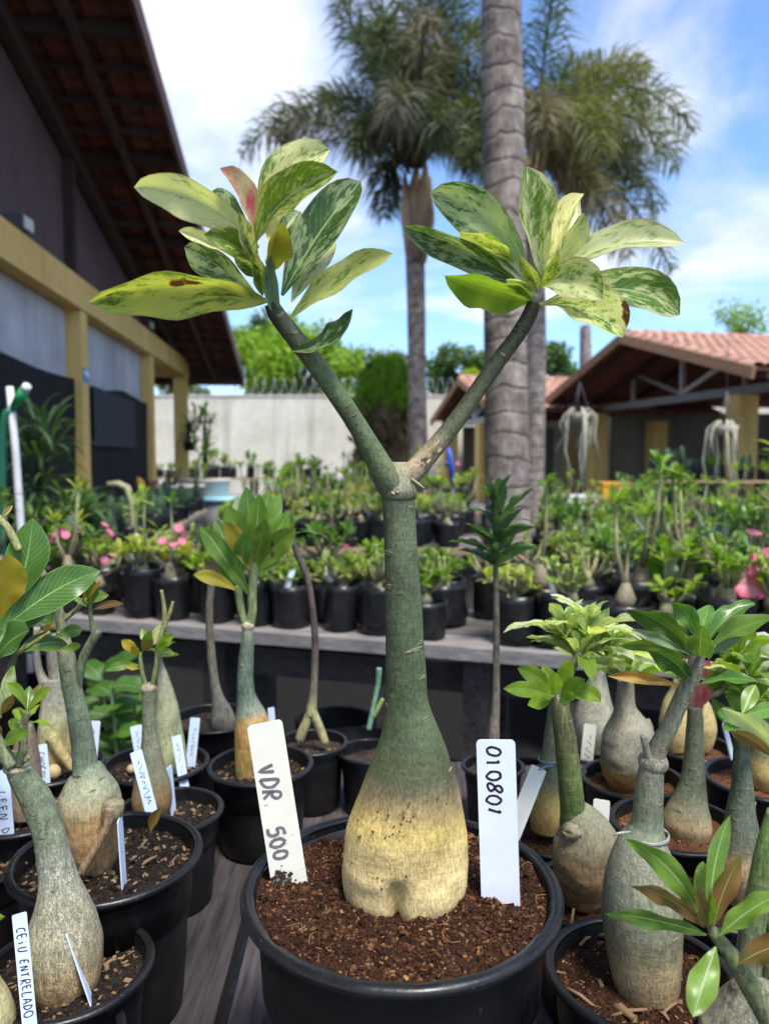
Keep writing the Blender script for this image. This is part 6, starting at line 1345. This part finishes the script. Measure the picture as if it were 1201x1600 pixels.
for row in range(3):
    v = .115 + row*.145; u = .10 + (row % 2)*.06
    while u < L2-.1:
        pos = P2(u+rs.uniform(-.02,.02), v+rs.uniform(-.015,.015), zB-.002); px_ = 600.5 + FPX*pos.x/depth(pos)
        u += rs.uniform(.118, .138)
        if 720 < px_ < 800 and row < 2: continue
        if px_ < 830: k = rs.choice(['bush','leggy','seed']) if px_ < 420 else rs.choice(['seed','bare','bare','bush'])
        else: k = rs.choice(['tall','leggy','leggy','seed','bare'])
        fl = PINKL if (px_ < 420 and rs.random() < .22) or rs.random() < .07 else None
        bagged('bagged_desert_rose', lab(k, fl, row, 'of grey railed bench'), 'bagged plants on the grey railed bench', pos, k, rs.uniform(.92,1.08) * (1.2 if px_ > 830 else 1), fl, rs)
# tan bench further back
zT = .75; A3, B3 = at_z(318, 857, zT), at_z(760, 859, zT)
P3, L3 = bench('slatted_bench', 'tan edged bench farther back, dense with seedlings in black bags', A3, B3, 2.2, zT, 10, TANW, WEATHER, True)
for row in range(10):
    v = .13 + row*.2; u = .08 + (row % 2)*.08
    while u < L3-.05:
        pos = P3(u+rs.uniform(-.02,.02), v+rs.uniform(-.02,.02), zT-.002); u += rs.uniform(.155,.19)
        k = rs.choice(['bush','leggy','seed','bare']); fl = PINKL if rs.random() < .06 else None
        bagged('bagged_seedling', lab(k, fl, row, 'of tan edged bench'), 'bagged seedlings on the tan edged bench', pos, k, rs.uniform(1.05,1.3), fl, rs)
# right hand benches
def fill(where, grp, a, b, dep, z, kinds, step, smin, smax, blabel, seed, flow=.08, edge=TANW, step_v=None):
    r2 = random.Random(seed); P, L = bench('slatted_bench', blabel, a, b, dep, z, max(3, int(dep/.2)), edge, WEATHER, True)
    v = .14; row = 0
    while v < dep-.08:
        u = .1 + r2.random()*.1
        while u < L-.05:
            k = r2.choice(kinds); fl = PINKL if r2.random() < flow else None
            bagged('bagged_desert_rose', lab(k, fl, row, where), grp, P(u+r2.uniform(-.03,.03), v+r2.uniform(-.03,.03), z-.002), k, r2.uniform(smin, smax), fl, r2); u += step*r2.uniform(.85,1.2)
        v += step_v or step; row += 1
fill('of bench by thick palm', 'plants on the low right bench', (.66,2.95,0), (2.75,2.75,0), 1.9, .68, ['tall','leggy','leggy','spike','tall','bare'], .19, .8, 1.2, 'low bench right of the thick palm trunk, crowded with bagged plants', 31)
fill('of bench before pavilion', 'plants on the bench before the pavilion', (1.25,5.7,0), (5.2,5.3,0), 1.9, .66, ['leggy','bare','leggy','seed'], .27, .85, 1.35, 'long bench before the pavilion with bagged plants', 32)
fill('of far middle bench', 'plants on the far middle bench', (-1.1,7.2,0), (1.05,7.2,0), 1.8, .75, ['leggy','seed','bare'], .28, 1.1, 1.6, 'far middle bench between the shed and the thick palm', 33, .05)
fill('of bench along wall', 'plants along the concrete wall', (-5.2,16.5,0), (-1.3,16.5,0), .9, .80, ['bush','seed','bare','tall'], .42, 1.3, 2.2, 'bench along the foot of the concrete wall', 34, .03)
fill('of pavilion bench', 'cacti under the pavilion roof', (4.6,13.2,0), (8.0,12.6,0), 1.2, .85, ['cactus','cactus','spike'], .42, 1.5, 2.2, 'bench of cacti under the pavilion roof', 35, 0)
# left bench on concrete pipes
zL = .60; a, b = at_z(196, 868, zL), at_z(326, 795, zL); dv = (b-a).normalized(); a = a - dv*1.0
o = thing('pipe_bench', 'stone topped bench on upright concrete pipes before the shed', 'bench', ((a.x+b.x)/2, (a.y+b.y)/2, 0)); nv = V((-dv.y, dv.x, 0))
LL = (b-a).length
for k in range(6):
    mb = MB(); q = a + dv*(LL*k/6+.004) + nv*.33; e = a + dv*(LL*(k+1)/6-.004) + nv*.33; mb.bar(V((q.x,q.y,zL-.03)), V((e.x,e.y,zL-.03)), .66, .05); mb.build('slab', m_wall('mossy_slab', (.30,.25,.16), (.42,.37,.26), 4.), o, False)
PIPE = m_wall('grey_concrete_pipe', (.20,.20,.21), (.29,.29,.30), 3., (.12,.12,.12))
for k in range(9):
    q = a + dv*(LL*(k+.4)/9) + nv*.20; mb = MB(); mb.tube([(q.x,q.y,0), (q.x,q.y,zL-.056)], .15, 20); mb.build('concrete_pipe', PIPE, o)
    q = q + nv*.36; mb = MB(); mb.tube([(q.x,q.y,0), (q.x,q.y,zL-.056)], .13, 14); mb.build('concrete_pipe', PIPE, o)
for k in range(22):
    for j in range(2):
        q = a + dv*(.15+LL*.96*k/22) + nv*(.12+.26*j+rs.uniform(-.03,.03)); bagged('potted_cactus', 'dark ribbed cactus in a small black pot on the pipe bench', 'cacti on the pipe bench', (q.x, q.y, zL-.005), 'cactus', rs.uniform(1.0,1.4), None, rs, 'cactus')
# leaning pale column cactus, yellow marker, blue tray, white planters
q = at_y(206, 860, 5.6); t = thing('trailing_cactus', 'pale bent trailing cactus stem hanging over the pipe bench', 'cactus', at_y(172, 760, 5.7))
mb = MB(); mb.tube([at_y(x, y, 5.6) for x, y in ((168,757),(185,756),(198,762),(206,785),(209,815),(207,845),(204,866))], [.02,.024,.026,.027,.027,.025,.016], 12, True, None, lambda u, a, c: 1+.12*math.cos(6*a)); mb.build('stem', m_plain('pale_cactus_skin', (.36,.33,.22), .8, .2, .3, 50), t)
t = thing('marker_cone', 'yellow pointed garden marker standing among the cacti', 'marker', at_y(226, 782, 8.5)); mb = MB(); P_0 = at_y(227, 786, 8.5); mb.tube([P_0, P_0+V((-.02,0,.1)), P_0+V((-.06,0,.24)), P_0+V((-.075,0,.29))], [.045,.06,.045,.01], 12); mb.build('body', m_plain('yellow_plastic', (.62,.36,.03), .5, .4), t)
def box_thing(name, label, cat, c, e, mat, extra=None):
    t = thing(name, label, cat, c); mb = MB(); mb.box((c[0]-e[0], c[1]-e[1], c[2]), (c[0]+e[0], c[1]+e[1], c[2]+e[2])); mb.build('body', mat, t, False)
    mb = MB(); mb.box((c[0]-e[0]*1.06, c[1]-e[1]*1.06, c[2]+e[2]+.001), (c[0]+e[0]*1.06, c[1]+e[1]*1.06, c[2]+e[2]*1.18)); mb.build('lid', mat, t, False); return t
c = at_z(276, 806, zL+.0); box_thing('plastic_tray', 'flat blue plastic tray at the edge of the pipe bench', 'tray', c, (.14,.12,.035), m_plain('blue_plastic', (.08,.22,.38), .45, .4))
c = at_z(345, 776, .66); t = thing('round_tub', 'round tub with a pale blue lid at the end of the pipe bench', 'tub', (c.x, c.y, 0)); mb = MB(); mb.lathe([(.02,.001),(.30,.001),(.34,.6),(.02,.6)], c.x, c.y, 28); mb.build('body', PIPE, t); mb = MB(); mb.lathe([(.02,.601),(.37,.601),(.37,.65),(.34,.66),(.01,.66)], c.x, c.y, 28); mb.build('lid', m_plain('pale_blue_plastic', (.30,.58,.74), .4, .4), t)
def planter(label, px, py, Y, r, h, foliage, seed, mat, n=26, ll=.5, lw=.05, lmat=None, hgt=.8, el=(10,80)):
    c = at_y(px, py, Y); t = thing('planter', label, 'potted plant', (c.x, Y, c.z-h)); rr = random.Random(seed)
    mb = MB(); mb.lathe([(.02,c.z-h),(r*.75,c.z-h),(r*.95,c.z-.04),(r,c.z-.04),(r,c.z),(r*.9,c.z),(r*.88,c.z-.05),(.01,c.z-.06)], c.x, Y, 28); mb.build('pot', mat, t)
    mb = MB(); st = MB()
    for k in range(n):
        az = rr.random()*6.28; e_ = R(rr.uniform(*el)); d = V((math.cos(az)*math.cos(e_), math.sin(az)*math.cos(e_), math.sin(e_))); b0 = V((c.x+rr.uniform(-.3,.3)*r, Y+rr.uniform(-.3,.3)*r, c.z-.05 + hgt*rr.random()**.8)); l = ll*rr.uniform(.6,1.1)
        leaf_geo(mb, b0, b0+d*l*.6+V((0,0,l*.15)), b0+d*l+V((0,0,-l*.25)), lw, V((0,0,1)) if abs(d.z) < .9 else V((1,0,0)), .3, -.1, .03, .9, .8, 5, 2, k)
    for k in range(5): st.tube([(c.x, Y, c.z-.06), (c.x+rr.uniform(-.4,.4)*r, Y+rr.uniform(-.3,.3)*r, c.z+hgt*rr.uniform(.6,1))], [.02,.012], 6)
    mb.build('foliage', lmat or BLF[0], t); st.build('stem', BARK, t); return t
WHP = m_plain('off_white_planter', (.62,.58,.50), .6, .3, .1, 10)
planter('white round planter with a leafy shrub behind the pipe bench', 318, 748, 11.5, .40, .95, 1, 1, WHP, 90, .35, .05, BLF[0], 1.0)
planter('wide white planter with sparse succulents beside the third yellow post', 270, 757, 10.2, .42, .9, 1, 2, WHP, 14, .18, .03, BLF[0], .25)
planter('tall leafy dracaena standing against the black shade cloth', 66, 800, 5.0, .20, .75, 1, 3, POT, 150, .42, .030, LNAR, .62, (-20, 70))
planter('dark feathery palm seedling at the left below the first yellow post', 122, 850, 4.6, .18, .75, 1, 4, POT, 120, .34, .026, LNAR, .25, (0, 60))
planter('bushy green potted shrub below the white standpipe', 60, 870, 4.2, .16, .8, 1, 5, POT, 70, .25, .03, BLF[1], .25)
planter('dark green climbing fern hugging the third yellow post', 296, 690, 11.6, .10, .14, 1, 6, POT, 90, .22, .03, BLF[1], .35, (-40, 60))
# standpipe with the green hose
Yp = 3.2; t = thing('standpipe', 'white standpipe with a green hose coupling at the left', 'standpipe', V((at_y(34, 830, Yp).x, Yp, 0)))
mb = MB(); b0 = at_y(32, 815, Yp); mb.tube([V((b0.x+.03, Yp, 0)), b0, at_y(24, 700, Yp), at_y(15, 604, Yp)], [.017,.016,.015,.0145], 12); mb.build('pipe', m_plain('chalky_white_pipe', (.62,.62,.64), .6, .3, .25, 14), t)
mb = MB(); mb.tube([at_y(20, 640, Yp), at_y(30, 622, Yp-.03), at_y(38, 610, Yp-.05)], [.016,.021,.021], 12); mb.build('hose_coupling', m_plain('green_plastic', (.02,.30,.10), .4, .5), t)
mb = MB(); mb.tube([at_y(38, 610, Yp-.05), at_y(43, 602, Yp-.06)], [.018,.017], 12); mb.build('tap_head', m_plain('white_plastic', (.7,.72,.74), .4, .5), t)
mb = MB(); mb.tube([at_y(20, 638, Yp), at_y(10, 645, Yp-.01), at_y(4, 665, Yp-.01), at_y(3, 740, Yp), at_y(2, 830, Yp), V((at_y(2, 830, Yp).x, Yp, .02))], .017, 10); mb.build('hose', m_plain('dark_green_hose', (.01,.12,.07), .4, .5), t)
# hanging baskets
GREYS = m_plain('grey_hanging_stems', (.50,.48,.38), .85, .2, .3, 60)
def hanging(label, px, ytop, ypot, ybot, Y, seed, zhook=None):
    rr = random.Random(seed); c = at_y(px, ypot, Y); t = thing('hanging_plant', label, 'hanging plant', (c.x, Y, c.z), 'hanging plants under the pavilion eaves'); m = mpp(c)
    top = at_y(px, ytop, Y); mb = MB()
    for a in (0, 2.1, 4.2): mb.tube([V((c.x+math.cos(a)*.16, Y+math.sin(a)*.16, c.z)), top], .008, 4)
    mb.tube([top, V((top.x, top.y, max(top.z, (zhook or top.z))))], .008, 4)
    mb.build('hanger', LAMP, t); mb = MB(); mb.lathe([(.02,c.z-.14),(.13,c.z-.14),(.17,c.z),(.15,c.z),(.02,c.z-.03)], c.x, Y, 18); mb.build('pot', m_plain('mossy_grey_pot', (.34,.32,.25), .9), t)
    mb = MB(); zb_ = at_y(px, ybot, Y).z
    for k in range(11):
        a = rr.choice((.3,.9,2.6,3.4,4.2,5.1)) + rr.gauss(0,.18); q = rr.uniform(.10,.27); x, y = c.x+math.cos(a)*q, Y+math.sin(a)*q; ze_ = lerp(c.z-.3, zb_, rr.random()**1.5 if k else 1)
        mb.tube([V((c.x+math.cos(a)*.05, Y+math.sin(a)*.05, c.z-.02)), V((x*.5+c.x*.5, y*.5+Y*.5, c.z+.07)), V((x, y, c.z-.04)), V((x+rr.uniform(-.07,.07), y+rr.uniform(-.05,.05), (c.z+ze_)/2)), V((x+rr.uniform(-.12,.12), y, ze_))], [.012,.014,.017,.015,.009], 7)
    mb.build('trailing_stems', GREYS, t); return t
hanging('grey trailing cactus hanging before the ochre post of the pavilion', 905, 597, 645, 775, 11.8, 1, 3.2); hanging('grey trailing cactus hanging inside the pavilion truss', 1135, 612, 665, 780, 11.6, 2, 3.1)
# oddments on the right
c = at_z(1000, 815, .78+.0); box_thing('crate', 'orange yellow plastic crate among the plants before the pavilion', 'crate', V((2.35,7.9,.80)), (.14,.12,.16), m_plain('orange_yellow_plastic', (.70,.36,.02), .5, .4))
box_thing('storage_box', 'white plastic box on the bench behind the right plants', 'box', at_y(905, 800, 7.4), (.16,.12,.14), m_plain('white_plastic', (.7,.72,.74), .4, .5))
t = thing('garden_tool', 'blue handled tool propped upright behind the fork', 'tool', V((at_y(706, 800, 6.6).x, 6.6, .75))); mb = MB(); mb.tube([at_y(708, 830, 6.6), at_y(707, 760, 6.6)], .012, 8); mb.build('shaft', LAMP, t); mb = MB(); mb.tube([at_y(707, 760, 6.6), at_y(704, 722, 6.6), at_y(700, 700, 6.6)], .022, 8); mb.tube([at_y(704, 722, 6.6), at_y(694, 726, 6.6)], .018, 8); mb.build('handle', m_plain('blue_tool_plastic', (.02,.10,.55), .4, .5), t)
# big pink bloom and marbled plant at the right
p = bagged('bagged_desert_rose', 'desert rose bearing a large deep pink bloom at the right', 'blooming plants', at_z(1180, 1010, zB) , 'tall', 1.3)
pr_ = V(p.location); p.rotation_euler = (0,0,0); p.scale = (1,1,1)
for (x, y, r, s_) in ((1172,912,.046,3), (1197,888,.05,4)): flower(p, at_y(x, y, pr_.y-.1), r, PINK, V((-.25,-.9,.35)), 5, s_)
mb = MB(); mb.tube([pr_+V((0,0,.12)), at_y(1190,960,pr_.y-.06), at_y(1190,925,pr_.y-.09)], [.008,.006,.004], 8); mb.build('branch', BK_SM, p)
p = bagged('bagged_desert_rose', 'desert rose with cream and dark green marbled leaves on the grey railed bench', 'blooming plants', at_z(1040, 1000, zB), 'tall', 1.1); p.rotation_euler = (0,0,0); p.scale = (1,1,1); q = V(p.location)
mb = MB(); mb.tube([q+V((0,0,.12)), at_y(1040,930,q.y), at_y(1042,900,q.y)], [.010,.008,.006], 8); mb.build('branch', BK_SM, p)
LWH = m_leaf('white_variegated_leaf', (.06,.15,.03), (.11,.22,.05), (.5,.6,.3), .02, (.74,.76,.56), .9, None, 0., .4, .36, .1)
for (b, t_, w, m) in [((1042,905),(1085,870),26,LGR), ((1040,905),(1000,870),26,LGR), ((1042,900),(1062,845),24,LWH), ((1044,903),(1090,905),20,LWH), ((1038,903),(1010,845),24,LWH), ((1040,900),(1030,850),24,LGR), ((1040,906),(990,895),22,LGR), ((1046,903),(1140,880),26,LGR), ((1040,905),(1055,880),26,LWH)]: leaf_px(p, q.y, b, t_, w, m, dy=rnd.uniform(-.06,.06), bend=(0,-8), roll=rnd.uniform(-30,30))
# ------------------------------------------------------------------ under the bench : stones, plastic sheet, weeds
STONE = m_plain('rubble_stone', (.17,.155,.14), .9, .2, .3, 20, .4)
rr = random.Random(9)
for k in range(46):
    x, y = rr.uniform(-1.5,1.2), rr.uniform(1.75,2.9); r = rr.uniform(.04,.10); mb = MB(); mb.ell((x,y,r*.5), (r*rr.uniform(.8,1.4), r, r*.7), 1, k, .5); o = mb.build('stone', STONE, None, False, org=(x,y,0)); tagp(o, 'rubble stone lying in the shade under the grey railed bench', 'stone', 'stones under the bench')
t = thing('plastic_sheet', 'crumpled black plastic sheet on the ground under the grey railed bench', 'plastic sheet', (-.45,2.0,0)); mb = MB(); n = 44; vs_ = []
for j in range(n+1):
    for i in range(n+1):
        x, y = -1.5+2.2*i/n, 1.25+.75*j/n; vs_.append((x, y, .09+.09*noise.noise(V((x*4, y*5, 1)))+.04*noise.noise(V((x*13, y*13, 2)))))
mb.add(vs_, [(j*(n+1)+i, j*(n+1)+i+1, (j+1)*(n+1)+i+1, (j+1)*(n+1)+i) for j in range(n) for i in range(n)]); mb.build('sheet', m_plain('shiny_black_film', (.012,.014,.018), .22, .5), t)
BWL = m_leaf('broad_weed_leaf', (.045,.13,.018), (.09,.21,.03), (.2,.3,.1), .03, None, 0, None, 0., .42, .4, .1)
for k, (x, y) in enumerate(((175,1110), (210,1130), (190,1150), (160,1085))):
    b0 = at_y(x, y, 1.5+.06*k); t = thing('weed', 'broad leafed green weed growing up behind the table', 'weed', (b0.x, b0.y, 0), 'weeds behind the table'); mb = MB(); mb.tube([(b0.x, b0.y, 0), (b0.x+.02, b0.y, b0.z*.5), tuple(b0+V((0,0,.05)))], [.006,.005,.003], 6); mb.build('stem', m_plain('weed_stem', (.12,.18,.06), .6), t)
    for j in range(11):
        az = j*2.4; d = V((math.cos(az), math.sin(az)*.8, rr.uniform(-.1,.5))); s_ = b0 + V((0,0,.05-.02*j)); leaf_inst(t, s_, s_+d*rr.uniform(.05,.085), .055, BWL, j % 5, V((0,-.4,1)), 1.0, .6)

# empty black pots and a crate stored under the grey railed bench
rr = random.Random(17); em = MB(); em.lathe([(.02,.001),(.085,.001),(.11,.19),(.118,.19),(.118,.205),(.104,.205),(.08,.02),(.01,.018)], 0, 0, 28); eme = em.mesh('empty_pot', POT)
for k in range(16):
    u = L2*(k+.5)/16; q = P2(u, rr.uniform(.05,.45), 0); t = thing('empty_pot', 'empty black pot stored on the ground under the grey railed bench', 'pot', q, 'empty pots under the bench'); s_ = rr.uniform(.9,1.5); t.scale = (s_,s_,s_*rr.uniform(.9,1.6)); inst('pot', eme, t)

for k in range(26):
    far = k >= 12
    if far: q = P3(.15+L3*.9*rr.random(), .05+.9*rr.random(), zT+.10); Lh = .10
    else: q = P2(.3+L2*.8*rr.random(), .06+.3*rr.random(), zB+.09); Lh = .085
    t = thing('plant_tag', 'small white tag stuck in a seedling bag on the %s bench' % ('tan edged' if far else 'grey railed'), 'plant tag', q, 'small white tags in the bags'); mb = MB()
    d = V((rr.uniform(-.35,.35), rr.uniform(-.2,.1), 1)).normalized(); mb.bar(q, q + d*Lh, .017, .0012, V((rr.uniform(-.4,.4), -1, 0))); mb.build('stake', TAG_W, t, False)
